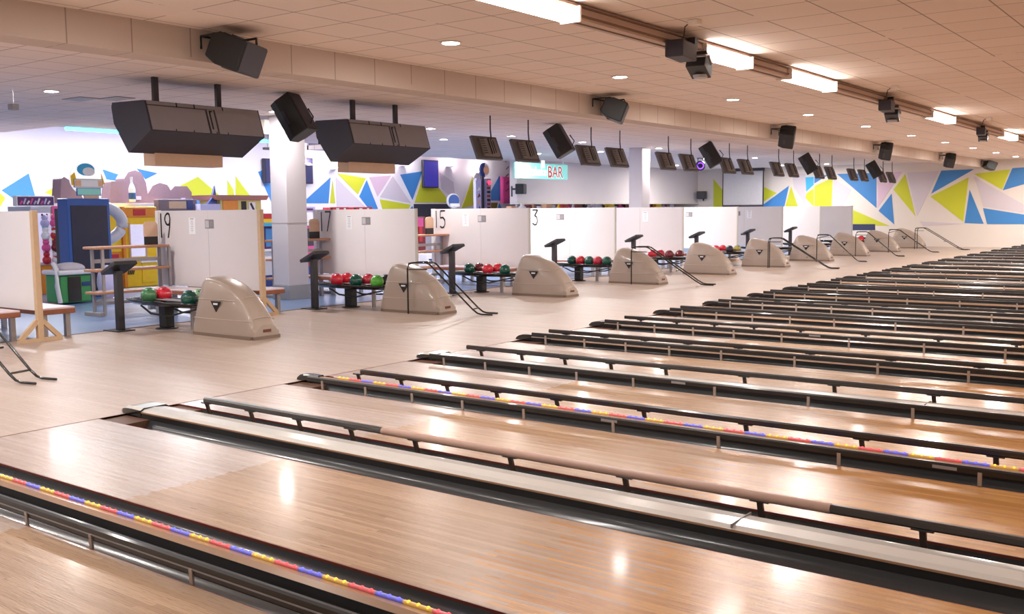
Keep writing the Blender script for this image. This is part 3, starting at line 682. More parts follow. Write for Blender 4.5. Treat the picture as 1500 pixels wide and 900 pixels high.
def make_flat():
    r = thing('overhead_screen', 'x', 'monitor'); rot = Matrix.Rotation(radians(-22), 3, 'Y')
    MB().obox((0, 0, 0), (.06, .72, .44), rot, mat('screen_case', (84, 80, 82), .5)).build('casing', r, bev=.008)
    MB().obox(rot @ Vector((.05, .02, -.01)), (.05, .46, .34), rot, mat('screen_rear', (116, 110, 110), .5)).build('rear_cover', r, bev=.01)
    g = MB()
    for q in range(7): g.obox(rot @ Vector((.078, -.16+.012, -.13+.045*q)), (.006, .1, .012), rot, M['ink'])
    for q in range(3): g.obox(rot @ Vector((.082, .02+.06*q, .0)), (.014, .018, .3-.03*q), rot, M['ink'])
    for q in range(2): g.obox(rot @ Vector((.084, .05+.06*q, .0)), (.014, .012, .27), rot, M['steel'])
    g.build('vents', r)
    MB().tube([(.02, .12, .16), (.0, .12, .34), (.0, .12, .585)], .014, M['dgrey'], 6).build('hanger', r)
    MB().obox(rot @ Vector((-.034, 0, 0)), (.008, .66, .38), rot, M['black2']).build('screen', r)
    return r
fl = None; q = 0
for n in range(8):
    for j in (0, 1):
        Y = 11.10+3.40*n+1.17*j; q += 1
        if Y > 36.2: continue
        loc = (-4.1, Y, 2.665)
        lab = 'small grey flat monitor on a rod, %s in the hanging row after the large cases' % (ORD[q-1] if q > 1 else 'first')
        if fl is None: fl = make_flat(); fl.location = loc; fl['label'] = lab; fl['group'] = 'small hanging monitors'
        else: dup(fl, loc, lab, group='small hanging monitors')
# loudspeakers -----------------------------------------------------------
def speaker(loc, rot, dims, lab, bracket, grp, big=True):
    r = thing('loudspeaker', lab, 'loudspeaker', loc, 0, grp); hx, hy, hz = [d/2 for d in dims]
    R3 = rot
    prof = [(-hx, -hy*.72), (-hx*.35, -hy), (hx, -hy), (hx, hy), (-hx*.35, hy), (-hx, hy*.72)]
    mb = MB(); vs = [R3 @ Vector((p[0], p[1], z)) for z in (-hz, hz) for p in prof]; n = 6
    mb.add(vs, [(i, (i+1) % n, n+(i+1) % n, n+i) for i in range(n)]+[tuple(reversed(range(n))), tuple(range(n, 2*n))], M['black'])
    mb.build('cabinet', r, bev=.015)
    g = MB(); g.add([R3 @ Vector((hx+.008, y, z)) for y, z in ((-hy*.9, -hz*.92), (hy*.9, -hz*.92), (hy*.9, hz*.92), (-hy*.9, hz*.92))]+[R3 @ Vector((hx, y, z)) for y, z in ((-hy*.9, -hz*.92), (hy*.9, -hz*.92), (hy*.9, hz*.92), (-hy*.9, hz*.92))], [(0, 1, 2, 3), (0, 4, 5, 1), (1, 5, 6, 2), (2, 6, 7, 3), (3, 7, 4, 0)], M['casedark']); g.build('grille', r)
    for p in bracket: MB().tube([Vector(t) for t in p], .012, M['black'], 6).build('bracket', r)
    for s in (-1, 1): MB().obox(R3 @ Vector((-hx*.2, s*(hy+.004), 0)), (.05, .012, hz*.7), R3, M['casedark']).build('side_handle', r)
RY = lambda a: Matrix.Rotation(radians(a), 3, 'Y'); RXm = lambda a: Matrix.Rotation(radians(a), 3, 'X'); RZ = lambda a: Matrix.Rotation(radians(a), 3, 'Z')
for n in range(6):
    Y = 3.05+6.84*n; 
    if n == 5: Y = 36.4
    lab = 'black loudspeaker on the ceiling beam face, ' + ['the nearest, at the upper left', 'second along the beam', 'third along the beam, turned like a diamond', 'fourth along the beam, turned like a diamond', 'fifth along the beam, near the end wall', 'farthest, by the end wall'][n]
    if n in (0, 1, 5): rot = RZ(28) @ RY(22) @ RXm(90)
    else: rot = RZ(10) @ RXm(42) @ RY(12)
    br = [[(-.25, -.2, .05), (-.25, -.2, .165), (.05, -.2, .165), (.12, -.16, .1)], [(-.25, .2, .05), (-.25, .2, .165), (.05, .2, .165), (.1, .16, .1)], [(-.25, -.2, .165), (-.25, .2, .165)]]
    dims = (.34, .30, .50) if n in (0, 1, 5) else (.30, .32, .36)
    speaker((-.72, Y, 3.02 if n in (0, 1, 5) else 2.99), rot, dims, lab, br, 'loudspeakers on the ceiling beam')
for n, Y in enumerate((6.65, 13.42, 20.3, 27.2, 33.9)):
    lab = 'black tilted loudspeaker hung from the ceiling, ' + ['nearest, in front of the white column top', 'second, above the bar sign', 'third along the monitor row', 'fourth along the monitor row', 'last along the monitor row'][n]
    speaker((-4.1, Y, 2.90), RZ(20) @ RY(-30) , (.36, .34, .60), lab, [[(.0, -.05, .05), (.02, -.05, .32)], [(.22, .1, -.15), (.3, .1, 0), (.2, .1, .12)]], 'loudspeakers hung among the monitors')
# ceiling light track --------------------------------------------------------
tr = thing('lighting_trunking', 'long tan trunking running under the ceiling over the lanes', 'trunking', (2.32, 0, 3.2))
MB().box((-.10, -6, -.085), (.07, 36.8, .045), M['track']).build('channel', tr, bev=.006)
MB().box((.07, -6, .012), (.095, 36.8, .022), M['trackd']).build('edge_strip', tr); MB().box((.07, -6, -.06), (.088, 36.8, -.045), M['trackd']).build('edge_strip', tr); MB().box((-.03, -6, -.093), (-.01, 36.8, -.083), M['trackd']).build('edge_strip', tr)
def lum(Y, L_, lab):
    r = thing('tube_light', lab, 'light fixture', (2.34, Y, 3.115), 0, 'tube lights on the trunking')
    MB().box((-.10, -L_/2-.02, -.03), (.10, -L_/2, .10), M['lamprim']).build('end_plate', r); MB().box((-.10, L_/2, -.03), (.10, L_/2+.02, .10), M['lamprim']).build('end_plate', r)
    MB().box((-.09, -L_/2, -.02), (.09, L_/2, .07), M['tubeglow']).build('diffuser', r, bev=.02)
    ld = bpy.data.lights.new('tube_lamp', 'AREA'); ld.shape = 'RECTANGLE'; ld.size = .14; ld.size_y = L_; ld.energy = TUBE_W*L_/1.5*(.45 if Y < 2 else .8 if Y < 8 else 1.4 if Y < 18 else 2.2); ld.color = (1, .96, .92)
    lo = bpy.data.objects.new('tube_lamp', ld); COL.objects.link(lo); lo.parent = r; lo.location = (0, 0, -.03)
TUBE_W, DOWN_W = 60, 28
for Y, L_, lab in ((-3.4, 1.5, 'bright tube light on the trunking behind the camera'), (0, 1.5, 'bright tube light on the trunking beside the camera'), (3.25, 1.6, 'bright tube light cut by the top edge of the picture'), (7.0, 1.15, 'bright tube light just right of the dark stage lamp'), (9.55, 1.6, 'bright tube light, third along the trunking'), (16.2, 1.6, 'bright tube light, fourth along the trunking'), (22.4, 1.6, 'bright tube light at the right picture edge'), (29, 1.6, 'farther tube light on the trunking'), (34.5, 1.6, 'farthest tube light on the trunking')):
    lum(Y, L_, lab)
# unseen second row added beyond the right, as fill light over the lanes
def downlight(x, y, lab, grp, e=1.0, rad=.085):
    r = thing('downlight', lab, 'downlight', (x, y, ZC), 0, grp)
    MB().lathe([(rad*1.35, -.006), (rad*1.3, -.012), (rad*1.02, -.012), (rad, 0)], M['lamprim'], n=20).build('rim', r)
    MB().lathe([(rad, -.0145), (rad, -.010)], M['lampglow'], n=20).build('diffuser', r)
    ld = bpy.data.lights.new('down_lamp', 'AREA'); ld.shape = 'DISK'; ld.size = rad*2; ld.energy = DOWN_W*e*(.5 if y < 4 else .8 if y < 9 else 1.4 if y < 20 else 1.7); ld.color = (1, .95, .90)
    lo = bpy.data.objects.new('down_lamp', ld); COL.objects.link(lo); lo.parent = r; lo.location = (0, 0, -.02)
n = 0
for y in [-5.4, -1.9, 1.5, 4.88, 8.24, 11.7, 15.0, 18.4, 21.9, 25.2, 28.5, 31.8, 35.1]:
    downlight(.35, y, 'round downlight over the lanes beside the beam, ' + ('behind the camera' if y < 0 else 'above the picture' if y < 2 else '%s in its row' % (ORD[n] if n else 'first')), 'downlights over the lanes')
    if y > 2: n += 1
for j, y in enumerate([-4, 0, 4, 8, 12, 16, 20, 25, 30, 35]): downlight(6.6, y, 'added unseen round downlight over the far right of the lanes, outside the picture', 'added fill downlights outside the picture', 1.3)  # unseen row added to light the lanes evenly
LOWD = [(75,133),(402,163),(631,188),(749,199),(853,208),(965,217),(1106,231),(880,222),(991,242),(650,204),(1145,242),(1034,232),(1211,240)]
LWORD = ['far left above the seating', 'left of the tilted speaker by the column', 'right of the second monitor case', 'between the first two small monitors', 'beside the second pair of small monitors', 'above the third pair of small monitors', 'above the fifth pair of small monitors', 'deeper in, left of the second column', 'deeper in, right of the second column', 'deeper in, right of the second monitor case', 'deeper in, beside the fifth pair of small monitors', 'deeper in, behind the round moving lamp', 'near the far mural wall among the monitors']
for (x, y), w in zip(LOWD, LWORD):
    p = atZ(x, y, ZC)
    if p.x < -13.5 or p.y > 37: continue
    downlight(p.x, p.y, 'round downlight in the seating ceiling, ' + w, 'downlights over the seating', 2.6 if p.y < 9 else 1.9 if p.y < 20 else 1.6)
for x, y in ((-4.3, -4.5), (-4.3, -1.2), (-7.6, -3), (-7.6, .8), (-4.3, 1.2), (-10.2, 1.5), (-1.9, -3.2), (-1.9, .2)):  # unseen downlights added to brighten the partition boards
    downlight(x, y, 'added unseen round downlight in the seating ceiling left of the picture', 'added fill downlights left of the picture', 3.0)
for x, y, w in ((-10.3, 21.5, 'right of the bar sign'), (-10.3, 26.5, 'midway along the bar bulkhead'), (-10.3, 32.5, 'before the projection screen')):  # downlights added to lift the dim bulkhead and far end
    downlight(x, y, 'added fill downlight near the bar bulkhead, ' + w, 'added fill downlights by the bar', 1.5)
# stage lamps on the trunking --------------------------------------------------
def stage_lamp(Y, lab, dark=True, s=1.0):
    r = thing('stage_lamp', lab, 'stage light', (2.44, Y, 3.05), radians(8), 'stage lamps on the trunking'); r.scale = (s, s, s)
    m1 = M['casedark']
    MB().box((-.1, -.42, -.07), (.08, .0, .09), m1).build('ballast_box', r, bev=.012)
    rot = RXm(-25)
    hd = MB().obox((0, .32, -.06), (.2, .24, .17), rot, M['dgrey'])
    for q in range(4): hd.obox((0, .25+.045*q, .03-.02*q), (.21, .012, .03), rot, M['casegrey'])
    hd.build('lamp_head', r, bev=.015)
    MB().tube([(-.12, .12, .0), (-.12, .25, .02), (-.12, .33, -.06)], .012, M['steel'], 6).tube([(.12, .12, .0), (.12, .25, .02), (.12, .33, -.06)], .012, M['steel'], 6).tube([(-.12, .12, 0), (.12, .12, 0)], .014, M['steel'], 6).tube([(0, .1, 0), (0, .1, .1)], .02, M['dgrey'], 8).build('yoke', r)
    MB().box((-.03, .02, .06), (.05, .12, .17), m1).build('clamp', r)
    MB().lathe([(.07, -.02), (.08, .01)], M['steel'], (0, .36, -.165), 14).build('lens', r)
stage_lamp(6.02, 'dark stage lamp clamped on the trunking left of the second tube light')
stage_lamp(12.75, 'dark stage lamp on the trunking in the middle of the right side')
stage_lamp(19.3, 'small dark stage lamp on the trunking farthest right', s=.9)
def sensor(x, y, z, lab):
    r = thing('ceiling_sensor', lab, 'sensor', (x, y, z), 0)
    MB().box((-.05, -.05, -.05), (.05, .05, 0), M['lamprim']).build('housing', r, bev=.008)
    MB().tube([(-.05, 0, -.02), (-.10, .0, -.05), (-.12, .02, -.13), (-.16, .03, -.17)], .006, M['black'], 5).build('cable', r)
p = atZ(1018, 29, ZC); sensor(p.x, p.y, ZC, 'small white box with a cable on the ceiling near the top')
p = atZ(1311, 126, ZC); sensor(p.x, p.y, ZC, 'small white box on the ceiling right of the middle stage lamp')
p = atZ(1449, 172, ZC); sensor(p.x, p.y, ZC, 'small white box on the ceiling near the right edge')
# white surface strips on ceiling near the first box
p = atZ(1040, 35, ZC-.01)
# moving head lamp (violet ring)
p = atX(1026, 243, -8.0)
r = thing('moving_head_lamp', 'round stage lamp with a violet glowing ring under the ceiling', 'stage light', tuple(p))
sp_ = MB().sphere((0, 0, 0), .17, M['black'], 18, 12); sp_.build('head', r)
rg = MB(); 
q_ = (CAM-Vector(p)).normalized().to_track_quat('Z', 'Y').to_matrix()
rg.tube([q_ @ Vector((.10*cos(a), .10*sin(a), .14)) for a in [2*pi*t/16 for t in range(17)]], .02, glow('violet', (120, 60, 255), 3), 6, False); rg.build('ring', r)
MB().tube([(0, -.2, 0), (0, -.2, .25), (0, .2, .25), (0, .2, 0)], .02, M['black'], 6).box((-.1, -.1, .25), (.1, .1, ZC-p.z), M['black']).build('yoke', r)
# ------------------------------------------------------------------ hanging pieces & sign
p = atX(793, 251, -11.0)
r = thing('bar_sign', 'teal hanging sign reading Milkshake BAR above the bar opening', 'sign', tuple(p))
HY = (atX(832, 250, -11).y-atX(755, 250, -11).y)/2
MB().box((-.03, -HY, -.24), (.03, HY, .24), mat('sign_teal', (126, 216, 206), .4, emit=(126, 216, 206), estr=.25)).build('panel', r)
MB().tube([(0, HY*.86, .24), (0, HY*.86, ZC-p.z)], .012, M['wallw'], 5).tube([(0, -HY*.9, .24), (0, -HY*.9, ZC-p.z)], .012, M['wallw'], 5).build('hanger', r)
def text(body, size, m, loc, rot, parent, name, ext=.004, xs=1.0, align='CENTER', off=0):
    cu = bpy.data.curves.new(name, 'FONT'); cu.body = body; cu.size = size; cu.extrude = ext; cu.align_x = align; cu.align_y = 'CENTER'; cu.offset = off
    t = bpy.data.objects.new(name, cu); COL.objects.link(t)
    bpy.context.view_layer.update(); dg = bpy.context.evaluated_depsgraph_get(); me = bpy.data.meshes.new_from_object(t.evaluated_get(dg)); bpy.data.objects.remove(t)
    o = bpy.data.objects.new(name, me); COL.objects.link(o); me.materials.clear(); me.materials.append(m)
    o.parent = parent; o.location = loc; o.rotation_euler = rot; o.scale = (xs, 1, 1); return o
FR = (radians(90), 0, radians(90))   # faces +X, reads along +Y
text('Milkshake', .40, glow('sign_white', (255, 255, 255), .4), (.035, -.42, -.02), FR, r, 'lettering', xs=.85, off=.004)  # glow added to the lettering so it looks white, not grey
o = text('BAR', .50, P_['red'], (.035, .72, -.03), FR, r, 'lettering', xs=.95, off=.006); o['label'] = 'red BAR lettering'
text('BAR', .50, MATS['glow_sign_white'], (.033, .72, -.03), FR, r, 'lettering_outline', xs=.95, off=.02)
MB().box((.03, -.05, .1), (.045, .13, .34), MATS['glow_sign_white']).build('tall_letter_top', r)
# ------------------------------------------------------------------ projection screen at the far wall
a = atY(1060, 252, YW-.45); b = atY(1117, 300, YW-.45)
r = thing('projection_screen', 'pale screen with black frame hanging before the far wall', 'screen', ((a.x+b.x)/2, YW-.45, (a.z+b.z)/2)); hx = (b.x-a.x)/2; hz = (a.z-b.z)/2
MB().box((-hx, -.01, -hz), (hx, .01, hz), mat('screen_cloth', (196, 192, 194), .7)).build('cloth', r)
MB().box((-hx-.04, -.02, -hz), (-hx, .02, hz), M['black']).box((hx, -.02, -hz), (hx+.04, .02, hz), M['black']).build('side_border', r)
MB().box((-hx-.05, -.06, hz), (hx+.05, .06, hz+.12), M['casedark']).build('roller_case', r); MB().box((-hx-.02, -.05, -hz-.1), (hx+.02, .05, -hz), M['casedark']).build('bottom_bar', r)
mural(wr, [('lime', [(1045, 262), (1060, 280), (1060, 330), (1045, 330)])], 'Y')
# wall speakers by the bar
for (x, y, lab) in ((763, 277, 'small black speaker on a wall bracket left of the bar bulkhead'), (1028, 286, 'small black speaker on the grey wall beside the screen')):
    p = atX(x, y, -12.55) if x < 800 else atY(x, y, YW-.3)
    r = thing('wall_speaker', lab, 'loudspeaker', tuple(p), radians(20 if x < 800 else -80), 'small wall speakers')
    MB().box((-.14, -.2, -.17), (.14, .2, .17), M['black']).build('cabinet', r, bev=.02); MB().box((.14, -.17, -.14), (.15, .17, .14), M['dgrey']).build('grille', r)
    MB().box((-.32, -.04, -.03), (-.14, .04, .03), M['black']).box((-.33, -.04, -.25), (-.30, .04, .1), M['black']).build('bracket', r)
# bar goods behind the opening
bc = thing('bar_shelf', 'long shelf with goods seen through the slot under the bulkhead', 'shelf', (-13.6, 30, 0))
MB().box((-.25, -6.2, 1.28), (.25, 7, 1.33), M['shelf']).build('shelf_board', bc); MB().box((-.02, -6.2, 0), (.02, 7, 1.28), M['wallg']).build('back_panel', bc)
gc = [P_['peach'], P_['maroon'], P_['pink'], M['paper'], P_['yellow'], P_['grey'], P_['orange'], M['casedark'], P_['lav'], P_['red']]
gl = ['peach', 'maroon', 'pink', 'white', 'yellow', 'grey', 'orange', 'dark', 'lavender', 'red']
y = 24.4; k = 0; cnt = {}
while y < 36.2:
    w = random.uniform(.18, .5); h = random.uniform(.34, .5); ci = random.randrange(10)
    loc = (-13.6, y+w/2, 1.33); nm = 'jar' if k % 3 else 'carton'
    if k % 3:
        o = MB().lathe([(w*.38, 0), (w*.4, h*.1), (w*.4, h*.65), (w*.2, h*.8), (w*.2, h)], gc[ci], n=12).build('jar', loc=loc)
    else: o = MB().box((-.12, -w/2, 0), (.12, w/2, h), gc[ci]).build('carton', loc=loc, bev=.01)
    side = ['left end', 'left part', 'middle', 'right part', 'right end'][min(4, int((y-24.4)/2.4))]
    key = (gl[ci], nm, side); cnt[key] = cnt.get(key, 0)+1
    tag(o, '%s %s on the bar shelf, %s of the slot' % (gl[ci], nm, side), nm, 'goods on the bar shelf'); y += w+.06; k += 1
# ------------------------------------------------------------------ arcade
def facebox(name, lab, cat, X, px0, py0, px1, py1, depth, body, parts=(), floor=False, grp=None, bev=.015):
    """box whose front (+X) face spans the given picture rectangle at depth X; parts: (name, material, u0, v0, u1, v1, proud)"""
    a = atX(px0, (py0+py1)/2, X); b = atX(px1, (py0+py1)/2, X); zt = atX((px0+px1)/2, py0, X).z; zb = atX((px0+px1)/2, py1, X).z
    if floor: zb = 0
    r = thing(name, lab, cat, (X, a.y, zb), 0, grp); w = b.y-a.y; h = zt-zb
    MB().box((-depth, 0, 0), (0, w, h), body).build('body', r, bev=bev)
    for (pn, m, u0, v0, u1, v1, pr) in parts:
        MB().box((-.01, u0*w, v0*h), (pr, u1*w, v1*h), m).build(pn, r, bev=.004)
    return r, w, h
glassm = mat('lit_glass', (226, 222, 240), .15, emit=(226, 222, 250), estr=.35)
# claw machine left with marquee
X = -12.0
r, w, h = facebox('claw_machine', 'tall claw machine with red and white plush toys, right of the left edge board', 'arcade machine', X, 48, 302, 78, 440, .9, P_['grey'], [('lower_door', P_['orange'], .35, .0, .98, .33, .02), ('window', glassm, .05, .36, .95, .92, .01), ('ledge', M['wallw'], 0, .33, 1, .36, .06)], True)
r, w, h = facebox('marquee_sign', 'long purple and pink marquee sign with rounded ends above the left board', 'sign', -11.6, 24, 287, 80, 302, .15, M['paper'], [('print', P_['purple'], .03, .08, .97, .9, .01)])
rr = r
for j in range(9): MB().bar((.016, w*(.08+.09*j), h*.2), (.016, w*(.14+.09*j), h*(.75 if j % 2 else .5)), .012, .03, [P_['pink'], P_['lav'], M['paper']][j % 3]).build('print_stroke', rr)
r, w, h = facebox('claw_machine', 'bright white claw machine with plush toys beside the blue framed cabinet', 'arcade machine', -12.0, 79, 302, 107, 440, .9, M['wallw'], [('window', glassm, .08, .33, .95, .86, .01), ('header', P_['pink'], .0, .88, 1, 1, .02), ('header_print', P_['teal'], .3, .86, .8, .97, .03), ('lower_print', P_['pink'], .1, .03, .6, .28, .012)], True)
# plush toys
pc = [P_['red'], P_['pink'], P_['lav'], P_['peach'], P_['maroon'], M['paper'], P_['yellow'], P_['teal']]
pn = ['red', 'pink', 'lavender', 'peach', 'maroon', 'white', 'yellow', 'teal']
def plush(x, y, z, rad, ci, lab):
    r = thing('plush_toy', lab, 'plush toy', (x, y, z), 0, 'plush toys in the claw machines')
    MB().sphere((0, 0, rad), rad, pc[ci], 12, 8, (.9, 1, 1)).build('body', r); MB().sphere((.0, 0, rad*2.3), rad*.72, pc[ci], 12, 8).build('head', r)
    for s in (-1, 1): MB().sphere((0, s*rad*.55, rad*2.95), rad*.25, pc[(ci+2) % 8], 8, 6).build('ear', r)
c1 = atX(70, 360, -11.93); c2 = atX(92, 375, -11.93)
for j in range(8):
    row, colm = divmod(j, 2); plush(-11.9, c1.y-.05+.19*colm, .58+.24*row, .085, [0, 5, 1, 4, 5, 0, 2, 1][j], '%s plush toy, %s column, %s row from the bottom in the left claw machine' % (pn[[0, 5, 1, 4, 5, 0, 2, 1][j]], ['left', 'right'][colm], ORD[row] if row else 'lowest'))
for j in range(6):
    row, colm = divmod(j, 2); ci = [0, 6, 4, 3, 5, 7][j]; plush(-11.9, c2.y-.13+.22*colm, .60+.26*row, .09, ci, '%s plush toy, %s column, %s row from the bottom in the white claw machine' % (pn[ci], ['left', 'right'][colm], ORD[row] if row else 'lowest'))
# blue framed cabinet with black screen, ring behind, emblem sign on top
r, w, h = facebox('arcade_cabinet', 'tall arcade cabinet with blue frame and large black screen', 'arcade machine', -10.4, 101, 291, 163, 415, .35, P_['blue'], [('screen', mat('dark_screen', (44, 46, 66), .25), .07, .02, .93, .93, .012)], True)
for s, u in (('l', .1), ('r', .9)): MB().box((-.5, u*w-.06, 0), (-.3, u*w+.06, h*.9), M['dgrey']).build('stand', r)
p = atX(136, 328, -10.95)
tb = MB(); R1 = .62
tb.tube([(0, R1*cos(t), .36*sin(t)) for t in [2*pi*q/36 for q in range(37)]], .11, P_['grey'], 12, False)
tag(tb.build('ring_frame', loc=tuple(p)), 'big pale grey tyre-like ring behind the blue framed cabinet', 'ring')
p = atX(130, 291, -10.5); top = atX(130, 238, -10.5)
r = thing('emblem_sign', 'rounded illuminated emblem sign with ribbons on top of the blue framed cabinet', 'sign', tuple(p)); hh = top.z-p.z; hw = atX(155, 291, -10.5).y-p.y
MB().prism([(hw*.98*cos(t), hh*.55+hh*.47*sin(t)) for t in [2*pi*q/28 for q in range(28)]], 0, -.05, 0, mat('sign_white', (244, 242, 246), .4, emit=(255, 255, 255), estr=.5)).build('disc', r)
MB().prism([(hw*(-.1+.5*cos(t)), hh*(.80+.17*sin(t))) for t in [2*pi*q/20 for q in range(20)]], 0, 0, .015, M['cyan']).prism([(hw*(.05+.35*cos(t)), hh*(.74+.12*sin(t))) for t in [2*pi*q/20 for q in range(20)]], 0, .015, .02, M['paper']).build('blue_swirl', r)
MB().prism([(-hw*.95, hh*.36), (-hw*.6, hh*.36), (-hw*.75, hh*.72), (-hw*.98, hh*.62)], 0, 0, .012, P_['yellow']).prism([(hw*.8, hh*.4), (hw*.98, hh*.4), (hw*.78, hh*.7)], 0, 0, .012, P_['yellow']).build('yellow_wing', r)
MB().box((0, -hw*.84, hh*.30), (.02, hw*.84, hh*.54), M['casegrey']).box((.02, -hw*.8, hh*.32), (.028, hw*.8, hh*.52), M['paper']).box((.028, -hw*.78, hh*.34), (.036, -hw*.45, hh*.5), P_['peach']).box((.028, hw*.55, hh*.34), (.036, hw*.78, hh*.5), P_['peach']).build('upper_ribbon', r)
MB().box((0, -hw*.7, hh*.08), (.02, hw*.7, hh*.29), P_['blue']).box((.02, -hw*.66, hh*.1), (.028, hw*.66, hh*.27), P_['teal']).build('lower_ribbon', r)
MB().box((0, -hw*.3, .0), (.03, hw*.55, hh*.09), P_['tan']).build('base_strip', r)
# mauve tall display boards behind
for j, (pts, lab) in enumerate([([(88, 300), (90, 262), (94, 259), (108, 268), (128, 300)], 'mauve angular board standing left behind the emblem sign'), ([(160, 300), (163, 266), (183, 265), (184, 300)], 'mauve square board between emblem sign and tall rounded board'),
   ([(182, 298), (182, 262), (188, 252), (198, 249.5), (207, 253), (214, 268), (218, 298)], 'tall mauve board with rounded top right of the emblem sign'), ([(216, 305), (217, 284), (224, 272), (234, 268), (245, 271), (253, 284), (254, 305)], 'mauve board with rounded top just left of the board numbered 19'),
   ([(249, 300), (250, 279), (256, 273), (274, 273), (281, 282), (281, 300)], 'mauve eight-sided board above the board numbered 19')]):
    X = -13.0-.1*j; v = [atX(x, y, X) for x, y in pts]; y0 = min(q.y for q in v); z0 = min(q.z for q in v)
    o = MB().prism([(q.y-y0, q.z-z0) for q in v], 0, -.35, 0, P_['mauve']).build('display_board', loc=(X, y0, z0), bev=.02); tag(o, lab, 'display board', 'mauve boards above the machines')
    MB().box((.0, .3, .08), (.012, .42, .16), P_['lav']).build('plate', o) if j > 1 else None
# cabinet row carrying the boards
r, w, h = facebox('machine_row', 'long white topped row of machine backs under the mauve boards', 'arcade machine', -12.9, 80, 298, 256, 440, .9, P_['tan'], [('top_ledge', M['wallw'], 0, .955, 1, 1, .05)], True)
# bottle
p = atX(194, 296, -12.8); r = thing('bottle_ornament', 'small clear bottle with blue label before the tall rounded mauve board', 'bottle', (p.x, p.y, p.z)); 
MB().lathe([(.07, 0), (.075, .05), (.075, .28), (.05, .36), (.025, .42), (.025, .5)], mat('bottle_white', (214, 220, 236), .2), n=14).build('glass', r); MB().lathe([(.077, .06), (.077, .2)], P_['blue'], n=14).build('label', r); MB().lathe([(.03, .5), (.03, .55)], P_['grey'], n=10).build('cap', r)
# yellow machines
r, w, h = facebox('prize_machine', 'bright yellow prize machine with lit window right of the blue framed cabinet', 'arcade machine', -12.0, 181, 303, 232, 440, .85, P_['yellow'], [('window', glassm, .18, .38, .62, .78, .012), ('header', P_['orange'], .05, .87, .95, .99, .03), ('header_print', P_['red'], .3, .89, .65, .97, .04), ('frame_post', P_['orange'], -.03, .0, .05, 1.0, .05), ('door', P_['yellow'], .5, .05, .92, .3, .02), ('control_box', M['paper'], .45, .30, .95, .36, .06)], True)
MB().box((.02, w*.16, h*.36), (.03, w*.2, h*.8), P_['tan']).box((.02, w*.62, h*.36), (.03, w*.66, h*.8), P_['tan']).build('window_frame', r)
for j in range(4): MB().bar((.022, w*(.08+.05*j), h*.16), (.022, w*(.12+.05*j), h*.22), .01, .02, M['ink']).build('hazard_stripe', r)
r, w, h = facebox('prize_machine', 'narrow orange and yellow machine behind the tiered shelf, beside the blue frame', 'arcade machine', -12.0, 158, 303, 180.5, 440, .8, P_['orange'], [('window', P_['yellow'], .1, .45, .9, .9, .01), ('window_print', P_['red'], .2, .3, .7, .42, .012)], True)
# green ride
g = atZ(98, 450); r = thing('kiddie_ride', 'green coin ride with black door and grey cover, left of the tiered shelf', 'ride', (-9.35, 5.92, 0))
r.scale = (1, .72, .82)
MB().box((-.5, 0, .03), (.0, .78, .62), P_['green']).build('body', r, bev=.03)
MB().box((-.01, .18, .06), (.02, .50, .58), M['black2']).build('door', r); MB().box((-.01, .54, .38), (.02, .74, .46), P_['dblue']).build('label_plate', r)
MB().box((-.55, -.05, .62), (.05, .82, .72), P_['grey']).build('top', r, bev=.03)
MB().sphere((-.25, .42, .75), .3, mat('cover_cloth', (176, 172, 184), .8), 18, 10, (.9, 1.2, .42)).build('cover', r)
MB().tube([(.02, -.04, .05), (.02, -.1, .4), (-.05, -.04, .75), (-.2, .0, .86)], .05, P_['grey'], 8).build('side_fender', r)
# white pod seat
p = atZ(155, 447); o = thing('pod_seat', 'white egg shaped seat behind the tiered shelf unit', 'seat', (-9.3, 6.76, 0)); MB().sphere((0, 0, .34), .28, P_['lav'], 22, 14, (.7, .62, 1.1)).build('shell', o); MB().lathe([(.2, 0), (.18, .04), (.05, .08)], M['steel']).build('base', o)
# behind board 19
r, w, h = facebox('marquee_sign', 'dark brown marquee with golden lettering above the board numbered 19', 'sign', -12.4, 233, 292, 289, 309, .2, mat('marquee_brown', (116, 98, 110), .5), [('gold_print', P_['tan'], .25, .2, .7, .8, .01), ('blue_print', P_['dblue'], .72, .1, .88, .9, .012)])
p = atX(303, 299, -12.3); r = thing('sail_ornament', 'small dark blue fin ornament on a pale blue base above the board numbered 19', 'ornament', tuple(p)); MB().prism([(0, 0), (.26, 0), (.22, .42), (.12, .12)], 0, -.03, .03, P_['dblue']).build('fin', r); MB().box((-.2, -.25, -.35), (.1, .30, 0), P_['lav']).build('base', r)
a = atX(317, 300, -12.2)
r, w, h = facebox('kiosk_canopy', 'colourful kiosk canopy with brown rim and orange letters above board 19', 'sign', -12.2, 323, 291, 383, 318, .8, mat('canopy_face', (206, 196, 120), .5), [('orange_print', P_['orange'], .05, .3, .42, .9, .012), ('black_print', M['ink'], .5, .35, .62, .85, .012), ('white_print', M['paper'], .68, .2, .84, .8, .014)])
MB().prism([(-.12, h*.92), (w+.12, h*.92), (w+.2, h*1.18), (-.2, h*1.18)], 0, -.85, .06, mat('canopy_rim', (164, 104, 92), .5)).build('rim', r)
MB().bar((.02, w*.72, h*.75), (.02, w*.82, h*.25), .01, .05, M['ink']).build('letter_stroke', r)
